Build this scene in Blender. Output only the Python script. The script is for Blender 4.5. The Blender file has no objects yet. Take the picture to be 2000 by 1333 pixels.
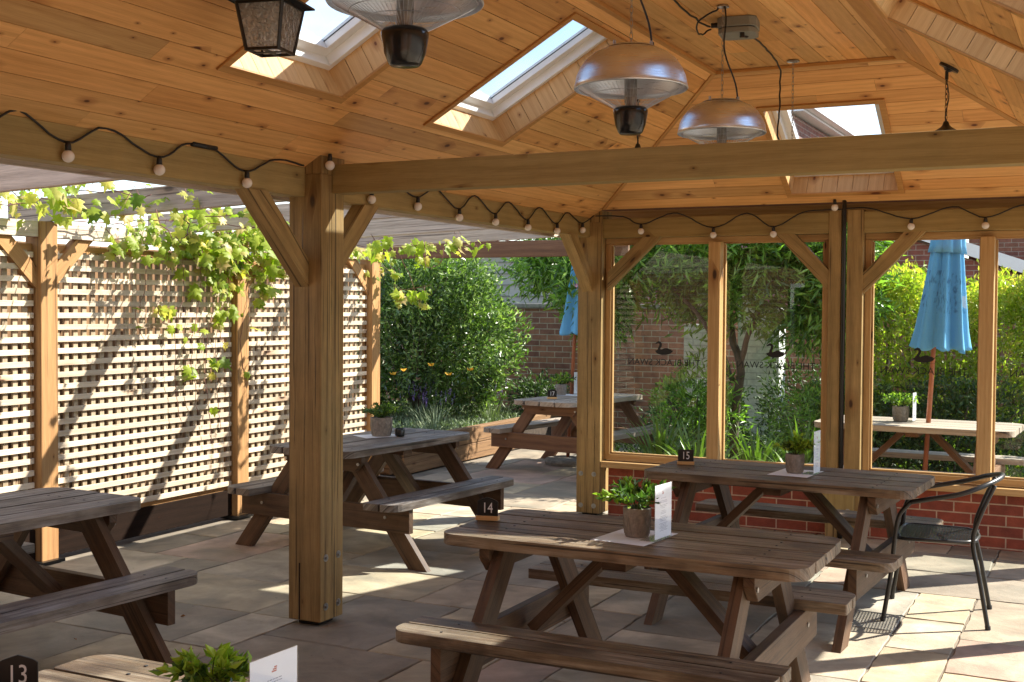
import bpy, bmesh, math, random
import numpy as np
from mathutils import Vector, Matrix
R = math.radians
random.seed(7); rng = np.random.default_rng(7)
sc = bpy.context.scene
col = sc.collection

# ------------------------------------------------------------------ camera
cam = bpy.data.cameras.new('camera'); cam_o = bpy.data.objects.new('camera', cam); col.objects.link(cam_o)
yaw, pitch, roll, F_PX = 0.4626, -0.028, 0.0069, 2351.65
fw = Vector((-math.sin(yaw)*math.cos(pitch), math.cos(yaw)*math.cos(pitch), math.sin(pitch)))
rt = Vector((math.cos(yaw), math.sin(yaw), 0)); up = rt.cross(fw)
rt2 = math.cos(roll)*rt + math.sin(roll)*up; up2 = -math.sin(roll)*rt + math.cos(roll)*up
m = Matrix((rt2, up2, -fw)).transposed().to_4x4(); m.translation = Vector((3.5678, -4.9981, 1.6338))
cam_o.matrix_world = m
cam.sensor_width = 36; cam.lens = F_PX/2000*36; cam.clip_end = 800; cam.clip_start = .05
sc.camera = cam_o
# ------------------------------------------------------------------ light
SUN = Vector((1.0, 1.0, 1.26)).normalized()
w = bpy.data.worlds.new('World'); sc.world = w; w.use_nodes = True
nt = w.node_tree; bg = nt.nodes['Background']
sky = nt.nodes.new('ShaderNodeTexSky'); sky.sky_type = 'NISHITA'; sky.sun_disc = False
sky.sun_elevation = math.asin(SUN.z); sky.sun_rotation = R(45); sky.air_density = 1.0; sky.dust_density = .3
tc = nt.nodes.new('ShaderNodeTexCoord'); mp = nt.nodes.new('ShaderNodeMapping'); mp.inputs['Scale'].default_value = (1.5, 2.5, 5)
nz = nt.nodes.new('ShaderNodeTexNoise'); nz.inputs['Scale'].default_value = 2.2; nz.inputs['Detail'].default_value = 8
cr = nt.nodes.new('ShaderNodeValToRGB'); cr.color_ramp.elements[0].position = .44; cr.color_ramp.elements[1].position = .75
cr.color_ramp.elements[1].color = (.55, .55, .55, 1); cr.color_ramp.elements[0].color = (0, 0, 0, 1)
mx = nt.nodes.new('ShaderNodeMixRGB'); mx.inputs[2].default_value = (7, 7.3, 7.8, 1)
L_ = nt.links.new
L_(tc.outputs['Generated'], mp.inputs[0]); L_(mp.outputs[0], nz.inputs[0]); L_(nz.outputs[0], cr.inputs[0])
L_(cr.outputs[0], mx.inputs[0]); hs = nt.nodes.new('ShaderNodeHueSaturation'); hs.inputs['Saturation'].default_value = .95; L_(sky.outputs[0], hs.inputs['Color']); L_(hs.outputs[0], mx.inputs[1]); L_(mx.outputs[0], bg.inputs[0])
bg.inputs[1].default_value = .115
sl = bpy.data.lights.new('sun', 'SUN'); sl.energy = 5.0; sl.angle = R(.53); sl.color = (1, .93, .82)
so = bpy.data.objects.new('sun', sl); col.objects.link(so)
so.rotation_euler = SUN.to_track_quat('Z', 'Y').to_euler(); so.location = (12, 12, 15)
sc.view_settings.view_transform = 'Standard'; sc.view_settings.look = 'None'
sc.view_settings.exposure = 1.6; sc.view_settings.gamma = 1
sc.cycles.max_bounces = 10; sc.cycles.diffuse_bounces = 6; sc.cycles.transparent_max_bounces = 16

# ------------------------------------------------------------------ helpers
def tag(o, label=None, cat=None, group=None, kind=None):
    if label: o['label'] = label
    if cat: o['category'] = cat
    if group: o['group'] = group
    if kind: o['kind'] = kind
    return o
def empty(name, loc=(0, 0, 0), rz=0, label=None, cat=None, group=None):
    o = bpy.data.objects.new(name, None); col.objects.link(o); o.location = loc; o.rotation_euler = (0, 0, rz)
    o.empty_display_size = .1
    return tag(o, label, cat, group)

class MB:
    """collects polygons with wood-grain UVs (metres, u along the grain) and a random value per piece"""
    def __init__(s): s.v = []; s.f = []; s.uv = []; s.r = []; s.mi = []; s.cur = 0
    def poly(s, pts, uvs=None, rnd=.5):
        i = len(s.v); s.v += [tuple(p) for p in pts]; s.f.append(list(range(i, i+len(pts))))
        s.uv += [tuple(u) for u in (uvs or [(0, 0)]*len(pts))]; s.r.append(rnd); s.mi.append(s.cur)
    def box(s, c, d, M=None, grain='x', rnd=None, off=None):
        """box centred at c, size d, optional 3x3/4x4 matrix"""
        rnd = random.random() if rnd is None else rnd
        ou, ov = (random.uniform(0, 40), random.uniform(0, 40)) if off is None else off
        hx, hy, hz = d[0]/2, d[1]/2, d[2]/2; c = Vector(c)
        P = [Vector((x, y, z)) for x in (-hx, hx) for y in (-hy, hy) for z in (-hz, hz)]
        g = 'xyz'.index(grain)
        fs = [((0, 1, 3, 2), 0), ((4, 6, 7, 5), 0), ((0, 4, 5, 1), 1), ((2, 3, 7, 6), 1), ((0, 2, 6, 4), 2), ((1, 5, 7, 3), 2)]
        i = len(s.v)
        for p in P:
            q = (M @ p) if M is not None else p
            s.v.append(tuple(q + c))
        for k, (idx, n) in enumerate(fs):
            ax = [a for a in (0, 1, 2) if a != n]
            if g in ax: a, b = g, [x for x in ax if x != g][0]
            else: a, b = ax
            s.f.append([i+j for j in idx])
            s.uv += [(P[j][a] + ou, P[j][b] + ov + k*.37) for j in idx]
            s.r.append(rnd); s.mi.append(s.cur)
    def bar(s, p0, p1, wd, ht, up=(0, 0, 1), rnd=None):
        p0, p1 = Vector(p0), Vector(p1); x = (p1-p0); ln = x.length; x.normalize(); u = Vector(up)
        y = u.cross(x).normalized(); z = x.cross(y)
        s.box((p0+p1)/2, (ln, wd, ht), Matrix((x, y, z)).transposed(), 'x', rnd)
    def prism(s, poly, z0, z1, M=None, rnd=None, grain=0):
        """polygon (ccw, x-y) extruded z0..z1, transformed by 4x4 M"""
        rnd = random.random() if rnd is None else rnd
        ou, ov = random.uniform(0, 40), random.uniform(0, 40); n = len(poly)
        T = (lambda p: M @ Vector(p)) if M is not None else (lambda p: Vector(p))
        def U(a, b): return (a+ou, b+ov) if grain == 0 else (b+ou, a+ov)
        i = len(s.v)
        s.v += [tuple(T((x, y, z0))) for x, y in poly] + [tuple(T((x, y, z1))) for x, y in poly]
        s.f.append([i+n+k for k in range(n)]); s.uv += [U(x, y) for x, y in poly]; s.r.append(rnd); s.mi.append(s.cur)
        s.f.append([i+k for k in reversed(range(n))]); s.uv += [U(x, y+.3) for x, y in reversed(poly)]; s.r.append(rnd); s.mi.append(s.cur)
        for k in range(n):
            l = (k+1) % n; s.f.append([i+k, i+l, i+n+l, i+n+k])
            a, b = poly[k], poly[l]
            s.uv += [U(a[0], a[1]+.6), U(b[0], b[1]+.6), U(b[0]+(z1-z0)*.0, b[1]+.6+(z1-z0)), U(a[0], a[1]+.6+(z1-z0))]
            s.r.append(rnd); s.mi.append(s.cur)
    def tube(s, pts, r, n=8, rnd=.5, cap=True):
        pts = [Vector(p) for p in pts]; rs = r if isinstance(r, (list, tuple)) else [r]*len(pts)
        prev = None; rings = []; L = 0
        for k, p in enumerate(pts):
            t = (pts[min(k+1, len(pts)-1)] - pts[max(k-1, 0)]).normalized()
            if prev is None:
                a = t.orthogonal().normalized()
            else:
                a = (prev - t*prev.dot(t)).normalized()
            prev = a; b = t.cross(a)
            i = len(s.v)
            s.v += [tuple(p + (a*math.cos(2*math.pi*j/n) + b*math.sin(2*math.pi*j/n))*rs[k]) for j in range(n)]
            if k: L += (p-pts[k-1]).length
            rings.append((i, L))
        for (i, l0), (j, l1) in zip(rings, rings[1:]):
            for q in range(n):
                q2 = (q+1) % n
                s.f.append([i+q, i+q2, j+q2, j+q]); s.uv += [(l0, q*.01), (l0, q2*.01), (l1, q2*.01), (l1, q*.01)]
                s.r.append(rnd); s.mi.append(s.cur)
        if cap:
            for i, rev in ((rings[0][0], True), (rings[-1][0], False)):
                idx = [i+q for q in range(n)]
                s.f.append(idx[::-1] if rev else idx); s.uv += [(0, 0)]*n; s.r.append(rnd); s.mi.append(s.cur)
    def lathe(s, prof, n=24, c=(0, 0, 0), rnd=.5, fn=None, a0=0, close=True):
        """profile [(r,z)] bottom->top"""
        i = len(s.v)
        for k, (r, z) in enumerate(prof):
            for q in range(n):
                a = 2*math.pi*q/n + a0; rr = fn(r, z, a) if fn else r
                s.v.append((c[0]+rr*math.cos(a), c[1]+rr*math.sin(a), c[2]+z))
        for k in range(len(prof)-1):
            for q in range(n):
                q2 = (q+1) % n
                s.f.append([i+k*n+q, i+k*n+q2, i+(k+1)*n+q2, i+(k+1)*n+q])
                s.uv += [(q/n, prof[k][1]), ((q+1)/n, prof[k][1]), ((q+1)/n, prof[k+1][1]), (q/n, prof[k+1][1])]
                s.r.append(rnd); s.mi.append(s.cur)
    def ball(s, c, r, n=14, m=9, rnd=.5):
        s.lathe([(max(r*math.sin(math.pi*k/m), 1e-4), -r*math.cos(math.pi*k/m)) for k in range(m+1)], n, c, rnd)
    def build(s, name, mat, parent=None, bevel=0, smooth=False, solid=0):
        me = bpy.data.meshes.new(name); me.from_pydata(s.v, [], s.f)
        uv = me.uv_layers.new(name='UVMap'); uv.data.foreach_set('uv', [c for u in s.uv for c in u])
        at = me.attributes.new('rnd', 'FLOAT', 'FACE'); at.data.foreach_set('value', s.r)
        for mm in (mat if isinstance(mat, (list, tuple)) else [mat]): me.materials.append(mm)
        if isinstance(mat, (list, tuple)): me.polygons.foreach_set('material_index', s.mi)
        if smooth: me.polygons.foreach_set('use_smooth', [True]*len(s.f))
        me.update(); me.validate()
        o = bpy.data.objects.new(name, me); col.objects.link(o)
        if parent: o.parent = parent
        if solid:
            b = o.modifiers.new('solid', 'SOLIDIFY'); b.thickness = solid; b.offset = 0
        if bevel:
            b = o.modifiers.new('bevel', 'BEVEL'); b.width = bevel; b.segments = 2; b.limit_method = 'ANGLE'; b.angle_limit = R(40)
        return o

def mesh_np(name, verts, faces_n, nper, rnd, mat, parent=None):
    """fast mesh: verts (N,3); nper verts per face, consecutive"""
    me = bpy.data.meshes.new(name); nv = len(verts); nf = nv//nper
    me.vertices.add(nv); me.vertices.foreach_set('co', np.asarray(verts, dtype=np.float32).ravel())
    me.loops.add(nv); me.loops.foreach_set('vertex_index', np.arange(nv, dtype=np.int32))
    me.polygons.add(nf); me.polygons.foreach_set('loop_start', np.arange(0, nv, nper, dtype=np.int32))
    me.polygons.foreach_set('loop_total', np.full(nf, nper, dtype=np.int32))
    at = me.attributes.new('rnd', 'FLOAT', 'FACE'); at.data.foreach_set('value', np.asarray(rnd, dtype=np.float32))
    me.materials.append(mat); me.update(calc_edges=True); me.validate()
    o = bpy.data.objects.new(name, me); col.objects.link(o)
    if parent: o.parent = parent
    return o

# ------------------------------------------------------------------ materials
def new_mat(name):
    m = bpy.data.materials.new(name); m.use_nodes = True; nt = m.node_tree
    return m, nt, nt.nodes['Principled BSDF'], nt.links.new
def nd(nt, t, **kw):
    n = nt.nodes.new(t)
    for k, v in kw.items():
        if k in n.inputs: n.inputs[k].default_value = v
        else: setattr(n, k, v)
    return n
def ramp(nt, stops):
    c = nt.nodes.new('ShaderNodeValToRGB'); e = c.color_ramp.elements
    e[0].position, e[0].color = stops[0][0], (*stops[0][1], 1); e[1].position, e[1].color = stops[1][0], (*stops[1][1], 1)
    for p, cc in stops[2:]:
        x = e.new(p); x.color = (*cc, 1)
    return c
def g3(v): return (v, v, v)
def mul(c, k): return tuple(min(1, x*k) for x in c)
def mixc(nt, a, b, fac, mode='MIX'):
    n = nt.nodes.new('ShaderNodeMixRGB'); n.blend_type = mode
    for i, x in ((0, fac), (1, a), (2, b)):
        if hasattr(x, 'is_linked') or hasattr(x, 'links'): nt.links.new(x, n.inputs[i])
        elif i == 0: n.inputs[0].default_value = x
        else: n.inputs[i].default_value = (*x, 1)
    return n.outputs[0]
def maprange(nt, src, a, b, c, d):
    n = nt.nodes.new('ShaderNodeMapRange'); nt.links.new(src, n.inputs[0])
    for i, v in enumerate((a, b, c, d)): n.inputs[i+1].default_value = v
    return n.outputs[0]

def wood(name, light, dark, knot=(.05, .02, .008), rough=.6, knots=.5, knot_scale=(3.2, 8.), ring=9., vary=.35, stain=None, stain_amt=0., bump=.25, cracks=0., spec=.35, warm=None, streak=None):
    m, nt, B, L = new_mat(name)
    uv = nd(nt, 'ShaderNodeUVMap'); at = nd(nt, 'ShaderNodeAttribute', attribute_name='rnd')
    def mapped(sx, sy):
        q = nd(nt, 'ShaderNodeMapping'); q.inputs['Scale'].default_value = (sx, sy, 1); L(uv.outputs[0], q.inputs[0]); return q.outputs[0]
    # knots
    vo = nd(nt, 'ShaderNodeTexVoronoi', feature='F1', voronoi_dimensions='2D'); vo.inputs['Scale'].default_value = 1; vo.inputs['Randomness'].default_value = .9
    L(mapped(*knot_scale), vo.inputs['Vector'])
    sep = nd(nt, 'ShaderNodeSeparateColor'); L(vo.outputs['Color'], sep.inputs[0])
    sel = maprange(nt, sep.outputs[0], 1-knots, 1-knots+.01, 0, 1)
    sq = nd(nt, 'ShaderNodeMath', operation='POWER'); L(sep.outputs[1], sq.inputs[0]); sq.inputs[1].default_value = 2.2
    size = maprange(nt, sq.outputs[0], 0, 1, .022, .14)
    sub = nd(nt, 'ShaderNodeMath', operation='DIVIDE'); L(vo.outputs['Distance'], sub.inputs[0]); L(size, sub.inputs[1])
    kn = maprange(nt, sub.outputs[0], .6, 1.15, 1, 0)
    km = nd(nt, 'ShaderNodeMath', operation='MULTIPLY'); L(kn, km.inputs[0]); L(sel, km.inputs[1])
    halo = maprange(nt, sub.outputs[0], .8, 4.5, 1, 0); hm = nd(nt, 'ShaderNodeMath', operation='MULTIPLY'); L(halo, hm.inputs[0]); L(sel, hm.inputs[1])
    # grain rings, bent around the knots
    n1 = nd(nt, 'ShaderNodeTexNoise', Scale=1., Detail=3.); L(mapped(.55, 3.), n1.inputs['Vector'])
    sx = nd(nt, 'ShaderNodeSeparateXYZ'); L(uv.outputs[0], sx.inputs[0])
    a = nd(nt, 'ShaderNodeMath', operation='MULTIPLY_ADD'); L(n1.outputs[0], a.inputs[0]); a.inputs[1].default_value = .16; L(sx.outputs[1], a.inputs[2])
    a2 = nd(nt, 'ShaderNodeMath', operation='MULTIPLY_ADD'); L(hm.outputs[0], a2.inputs[0]); a2.inputs[1].default_value = .02; L(a.outputs[0], a2.inputs[2])
    a3 = nd(nt, 'ShaderNodeMath', operation='MULTIPLY'); L(a2.outputs[0], a3.inputs[0]); a3.inputs[1].default_value = ring*2*math.pi*10/2
    si = nd(nt, 'ShaderNodeMath', operation='SINE'); L(a3.outputs[0], si.inputs[0])
    rg = maprange(nt, si.outputs[0], -1, 1, 0, 1)
    n2 = nd(nt, 'ShaderNodeTexNoise', Scale=1., Detail=6., Roughness=.65); L(mapped(6., 160.), n2.inputs['Vector'])
    n3 = nd(nt, 'ShaderNodeTexNoise', Scale=1., Detail=3.); L(mapped(1.1, 15.), n3.inputs['Vector'])
    f = nd(nt, 'ShaderNodeMath', operation='MULTIPLY_ADD'); L(rg, f.inputs[0]); f.inputs[1].default_value = .16; L(n2.outputs[0], f.inputs[2])
    f2 = nd(nt, 'ShaderNodeMath', operation='MULTIPLY_ADD'); L(n3.outputs[0], f2.inputs[0]); f2.inputs[1].default_value = .75; L(f.outputs[0], f2.inputs[2])
    fac = maprange(nt, f2.outputs[0], .62, 1.2, 0, 1)
    c = mixc(nt, dark, light, fac)
    if warm:
        n4 = nd(nt, 'ShaderNodeMath', operation='FRACT'); q = nd(nt, 'ShaderNodeMath', operation='MULTIPLY'); L(at.outputs['Fac'], q.inputs[0]); q.inputs[1].default_value = 7.3
        L(q.outputs[0], n4.inputs[0]); c = mixc(nt, c, mixc(nt, c, warm, 1., 'MULTIPLY'), n4.outputs[0])
    c = mixc(nt, c, mixc(nt, c, (.62, .5, .42), 1., 'MULTIPLY'), hm.outputs[0])
    c = mixc(nt, c, knot, km.outputs[0])
    br = maprange(nt, at.outputs['Fac'], 0, 1, 1-vary, 1+vary*.35)
    cb = nd(nt, 'ShaderNodeCombineColor'); [L(br, cb.inputs[i]) for i in range(3)]
    c = mixc(nt, c, cb.outputs[0], 1., 'MULTIPLY')
    if stain:
        ob = nd(nt, 'ShaderNodeTexCoord'); n5 = nd(nt, 'ShaderNodeTexNoise', Scale=3.5, Detail=6., Roughness=.7); L(ob.outputs['Object'], n5.inputs['Vector'])
        st = maprange(nt, n5.outputs[0], .42, .66, 0, stain_amt); c = mixc(nt, c, stain, st)
    if streak:
        n8 = nd(nt, 'ShaderNodeTexNoise', Scale=1., Detail=5., Roughness=.7); L(mapped(2.2, 34.), n8.inputs['Vector']); n9 = nd(nt, 'ShaderNodeTexNoise', Scale=1., Detail=4.); L(mapped(3.5, 5.), n9.inputs['Vector'])
        pr = nd(nt, 'ShaderNodeMath', operation='MULTIPLY'); L(maprange(nt, n8.outputs[0], .45, .62, 0, 1), pr.inputs[0]); L(maprange(nt, n9.outputs[0], .42, .62, .1, streak[1]), pr.inputs[1]); c = mixc(nt, c, streak[0], pr.outputs[0])
        c = mixc(nt, c, mixc(nt, c, (.42, .38, .36), 1., 'MULTIPLY'), maprange(nt, n9.outputs[0], .5, .36, 0, .75))
    hgt = n2.outputs[0]
    if cracks:
        n6 = nd(nt, 'ShaderNodeTexNoise', Scale=1., Detail=2.); L(mapped(.8, 55.), n6.inputs['Vector'])
        ck = maprange(nt, n6.outputs[0], .62, .64, 0, cracks); c = mixc(nt, c, mul(knot, .4), ck)
    L(c, B.inputs['Base Color']); B.inputs['Roughness'].default_value = rough; B.inputs['Specular IOR Level'].default_value = spec
    bm = nd(nt, 'ShaderNodeBump', Strength=bump, Distance=.004); L(f.outputs[0], bm.inputs['Height']); L(bm.outputs[0], B.inputs['Normal'])
    return m

def plain(name, c, rough=.5, metal=0., noise=0., nscale=20., bump=0., spec=.5, vary=0.):
    m, nt, B, L = new_mat(name); B.inputs['Roughness'].default_value = rough; B.inputs['Metallic'].default_value = metal
    B.inputs['Specular IOR Level'].default_value = spec
    tcn = nd(nt, 'ShaderNodeTexCoord'); n = nd(nt, 'ShaderNodeTexNoise', Scale=nscale, Detail=6., Roughness=.6); L(tcn.outputs['Object'], n.inputs['Vector'])
    f = maprange(nt, n.outputs[0], .3, .7, 1-noise, 1+noise*.6); cb = nd(nt, 'ShaderNodeCombineColor'); [L(f, cb.inputs[i]) for i in range(3)]
    c2 = mixc(nt, c, cb.outputs[0], 1., 'MULTIPLY')
    if vary:
        at = nd(nt, 'ShaderNodeAttribute', attribute_name='rnd'); br = maprange(nt, at.outputs['Fac'], 0, 1, 1-vary, 1+vary)
        cb = nd(nt, 'ShaderNodeCombineColor'); [L(br, cb.inputs[i]) for i in range(3)]; c2 = mixc(nt, c2, cb.outputs[0], 1., 'MULTIPLY')
    L(c2, B.inputs['Base Color'])
    if bump:
        b = nd(nt, 'ShaderNodeBump', Strength=bump, Distance=.01); L(n.outputs[0], b.inputs['Height']); L(b.outputs[0], B.inputs['Normal'])
    return m

def leafmat(name, stops, trans=.35, rough=.45, spec=.4):
    m, nt, B, L = new_mat(name); at = nd(nt, 'ShaderNodeAttribute', attribute_name='rnd')
    c = ramp(nt, stops); L(at.outputs['Fac'], c.inputs[0])
    L(c.outputs[0], B.inputs['Base Color']); B.inputs['Roughness'].default_value = rough; B.inputs['Specular IOR Level'].default_value = spec
    t = nd(nt, 'ShaderNodeBsdfTranslucent'); tcol = mixc(nt, c.outputs[0], (1.0, 1.25, .45), 1., 'MULTIPLY'); L(tcol, t.inputs[0])
    ms = nd(nt, 'ShaderNodeMixShader'); ms.inputs[0].default_value = trans; L(B.outputs[0], ms.inputs[1]); L(t.outputs[0], ms.inputs[2])
    L(ms.outputs[0], nt.nodes['Material Output'].inputs[0]); return m

def brick(name, c1, c2, mortar, bw=.225, rh=.075, ms=.005, bump=.6):
    m, nt, B, L = new_mat(name); uv = nd(nt, 'ShaderNodeUVMap')
    b = nd(nt, 'ShaderNodeTexBrick'); L(uv.outputs[0], b.inputs['Vector'])
    for k, v in (('Scale', 1.), ('Mortar Size', ms), ('Mortar Smooth', .15), ('Brick Width', bw), ('Row Height', rh), ('Bias', -.1)): b.inputs[k].default_value = v
    b.inputs['Color1'].default_value = (*c1, 1); b.inputs['Color2'].default_value = (*c2, 1); b.inputs['Mortar'].default_value = (*mortar, 1)
    n = nd(nt, 'ShaderNodeTexNoise', Scale=9., Detail=8., Roughness=.7); L(uv.outputs[0], n.inputs['Vector'])
    f = maprange(nt, n.outputs[0], .25, .75, .6, 1.3); cb = nd(nt, 'ShaderNodeCombineColor'); [L(f, cb.inputs[i]) for i in range(3)]
    n2 = nd(nt, 'ShaderNodeTexNoise', Scale=90., Detail=4.); L(uv.outputs[0], n2.inputs['Vector'])
    L(mixc(nt, b.outputs[0], cb.outputs[0], 1., 'MULTIPLY'), B.inputs['Base Color']); B.inputs['Roughness'].default_value = .85
    h = nd(nt, 'ShaderNodeMath', operation='MULTIPLY_ADD'); L(b.outputs['Fac'], h.inputs[0]); h.inputs[1].default_value = -1.; L(n2.outputs[0], h.inputs[2])
    bp = nd(nt, 'ShaderNodeBump', Strength=bump, Distance=.006); L(h.outputs[0], bp.inputs['Height']); L(bp.outputs[0], B.inputs['Normal'])
    return m

def glass(name, tint=(.93, .96, .95), refl=1., rough=0., dirt=.0):
    """thin pane: clear with fresnel reflection"""
    m, nt, B, L = new_mat(name); nt.nodes.remove(B)
    t = nd(nt, 'ShaderNodeBsdfTransparent'); t.inputs[0].default_value = (*tint, 1)
    g = nd(nt, 'ShaderNodeBsdfGlossy'); g.inputs['Roughness'].default_value = rough; g.inputs[0].default_value = (1, 1, 1, 1)
    ge = nd(nt, 'ShaderNodeNewGeometry'); dp = nd(nt, 'ShaderNodeVectorMath', operation='DOT_PRODUCT'); L(ge.outputs['Incoming'], dp.inputs[0]); L(ge.outputs['Normal'], dp.inputs[1])
    ab = nd(nt, 'ShaderNodeMath', operation='ABSOLUTE'); L(dp.outputs['Value'], ab.inputs[0]); om = nd(nt, 'ShaderNodeMath', operation='SUBTRACT'); om.inputs[0].default_value = 1; L(ab.outputs[0], om.inputs[1])
    pw = nd(nt, 'ShaderNodeMath', operation='POWER'); L(om.outputs[0], pw.inputs[0]); pw.inputs[1].default_value = 5
    f = nd(nt, 'ShaderNodeMath', operation='MULTIPLY_ADD'); L(pw.outputs[0], f.inputs[0]); f.inputs[1].default_value = .9; f.inputs[2].default_value = .035
    q = nd(nt, 'ShaderNodeMath', operation='MULTIPLY'); L(f.outputs[0], q.inputs[0]); q.inputs[1].default_value = refl
    ms = nd(nt, 'ShaderNodeMixShader'); L(q.outputs[0], ms.inputs[0]); L(t.outputs[0], ms.inputs[1]); L(g.outputs[0], ms.inputs[2])
    out = ms.outputs[0]
    if dirt:
        d = nd(nt, 'ShaderNodeBsdfDiffuse'); d.inputs[0].default_value = (.6, .62, .6, 1)
        tcn = nd(nt, 'ShaderNodeTexCoord'); n = nd(nt, 'ShaderNodeTexNoise', Scale=2.5, Detail=7.); L(tcn.outputs['Object'], n.inputs['Vector'])
        ff = maprange(nt, n.outputs[0], .4, .75, dirt*.3, dirt); m2 = nd(nt, 'ShaderNodeMixShader'); L(ff, m2.inputs[0]); L(out, m2.inputs[1]); L(d.outputs[0], m2.inputs[2]); out = m2.outputs[0]
    L(out, nt.nodes['Material Output'].inputs[0]); return m

M = {}
M['post'] = wood('treated_timber', (.44, .29, .115), (.22, .135, .05), rough=.7, knots=.2, knot_scale=(3.5, 8), ring=3., vary=.12, stain=(.12, .10, .035), stain_amt=.35, cracks=.7, bump=.3)
M['beam'] = wood('planed_treated_timber', (.40, .285, .11), (.26, .175, .06), rough=.7, knots=.12, knot_scale=(6, 12), ring=4., vary=.08, stain=(.16, .13, .05), stain_amt=.25, bump=.2)
M['pine'] = wood('ceiling_pine', (.90, .54, .22), (.64, .33, .105), knot=(.12, .03, .008), rough=.42, knots=.36, knot_scale=(5., 8.5), ring=5., vary=.32, bump=.12, spec=.4, warm=(1.02, .86, .72))
M['pine_pale'] = wood('pale_pine', (.72, .45, .20), (.55, .30, .11), knot=(.16, .05, .015), rough=.5, knots=.25, knot_scale=(7, 10), ring=5., vary=.12, bump=.12)
M['trim'] = wood('pine_trim', (.60, .31, .10), (.44, .2, .055), knot=(.12, .03, .01), rough=.5, knots=.1, ring=6., vary=.12, bump=.1)
M['frame'] = wood('window_timber', (.56, .36, .16), (.38, .21, .075), rough=.6, knots=.12, ring=6., vary=.1, bump=.2)
M['fence'] = wood('fence_timber', (.47, .27, .11), (.30, .15, .055), rough=.75, knots=.12, ring=4., vary=.15, cracks=.5, bump=.3)
M['lattice'] = wood('weathered_lattice', (.68, .58, .45), (.50, .39, .27), rough=.85, knots=.1, ring=6., vary=.3, bump=.3)
M['upright'] = wood('lattice_upright_wood', (.44, .36, .25), (.29, .22, .14), rough=.85, knots=.1, ring=5., vary=.25, bump=.3)
M['greywood'] = wood('grey_weathered_timber', (.66, .56, .46), (.32, .255, .20), knot=(.08, .06, .05), rough=.85, knots=.12, ring=3., vary=.2, cracks=.6, bump=.5)
M['t_brown'] = wood('brown_table_top', (.22, .14, .078), (.04, .022, .012), knot=(.02, .01, .006), rough=.48, knots=.15, ring=4., vary=.35, stain=(.19, .155, .095), stain_amt=.45, cracks=.8, bump=.8, spec=.5, streak=((.36, .29, .21), .75))
M['t_leg'] = wood('brown_table_leg', (.125, .065, .032), (.038, .018, .009), knot=(.02, .01, .006), rough=.6, knots=.12, ring=4., vary=.3, stain=(.2, .14, .085), stain_amt=.25, cracks=.5, bump=.4)
M['t_grey'] = wood('grey_table_top', (.23, .18, .14), (.07, .052, .042), knot=(.03, .02, .015), rough=.55, knots=.15, ring=4., vary=.25, stain=(.12, .09, .07), stain_amt=.5, cracks=.8, bump=.8, spec=.4, streak=((.34, .31, .28), .8))
M['t_pale'] = wood('pale_table_top', (.46, .38, .30), (.28, .22, .17), knot=(.06, .04, .03), rough=.8, knots=.12, ring=4., vary=.2, cracks=.5, bump=.4)
M['t_red'] = wood('reddish_table_leg', (.24, .125, .066), (.12, .058, .032), rough=.7, knots=.1, ring=4., vary=.2, bump=.3)
M['sleeper'] = wood('sleeper_timber', (.26, .15, .07), (.12, .065, .03), rough=.85, knots=.1, ring=3., vary=.3, cracks=.6, bump=.6)
M['darkboard'] = wood('near_black_board', (.022, .012, .008), (.010, .006, .004), rough=.9, knots=.1, ring=4., vary=.2, bump=.3, spec=.08)  # near-black even tone for the board below the lattice
M['brick'] = brick('red_brick', (.34, .078, .04), (.22, .052, .034), (.52, .37, .26))
M['oldbrick'] = brick('garden_brick', (.34, .15, .085), (.20, .085, .06), (.42, .34, .25), ms=.006)
M['housebrick'] = brick('house_brick', (.26, .085, .06), (.18, .07, .055), (.34, .27, .22), ms=.006)
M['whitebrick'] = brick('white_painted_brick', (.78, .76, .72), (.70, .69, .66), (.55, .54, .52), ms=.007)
M['black'] = plain('black_metal', (.012, .012, .012), .35, .0, .3, 30)
M['gloss_black'] = plain('glossy_black', (.006, .006, .006), .22, 0, 0, spec=.6)
M['rubber'] = plain('black_cable', (.012, .011, .011), .5, 0)
M['pvc'] = plain('black_pipe', (.015, .015, .016), .35, 0)
M['white'] = plain('white_frame', (.80, .80, .79), .35, 0, .06, 6)
M['paper'] = plain('white_paper', (.80, .80, .82), .6, 0, .03)
M['bulb'] = plain('frosted_bulb', (.82, .76, .70), .25, 0, .04, 30)
M['zinc'] = plain('galvanised_steel', (.42, .42, .42), .4, 1., .2, 60)
M['greybox'] = plain('grey_plastic', (.22, .225, .20), .5, 0, .1)
M['pot'] = plain('concrete_pot', (.27, .235, .20), .9, 0, .35, 60, .4)
M['soil'] = plain('soil', (.05, .034, .022), .95, 0, .5, 14, .8)
M['gravel'] = plain('gravel', (.22, .19, .15), .95, 0, .6, 45, .8)
M['grout'] = plain('joint_mortar', (.19, .16, .12), .95, 0, .5, 3, .3)
M['bark'] = plain('bark', (.11, .085, .06), .9, 0, .5, 14, .8)
M['stem'] = plain('vine_stem', (.16, .06, .045), .7, 0, .2)
M['tile'] = plain('roof_tiles', (.16, .075, .05), .85, 0, .4, 4, .5)
M['tanroof'] = plain('tan_roof_tiles', (.34, .22, .14), .85, 0, .4, 6, .5)
M['shed'] = plain('grey_cladding', (.40, .39, .34), .7, 0, .15, 3)
M['poleblue'] = plain('orange_brown_pole', (.36, .11, .045), .45, 0, .2, 8)
M['cloth_trim'] = plain('grey_stone', (.25, .23, .19), .9, 0, .4, 20, .5)
M['glass'] = glass('window_glass', refl=.55, dirt=.003)
M['skyglass'] = glass('skylight_glass', (.90, .94, .97), refl=1.0)
M['acrylic'] = glass('clear_acrylic', (.96, .97, .98), refl=1.2)
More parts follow.
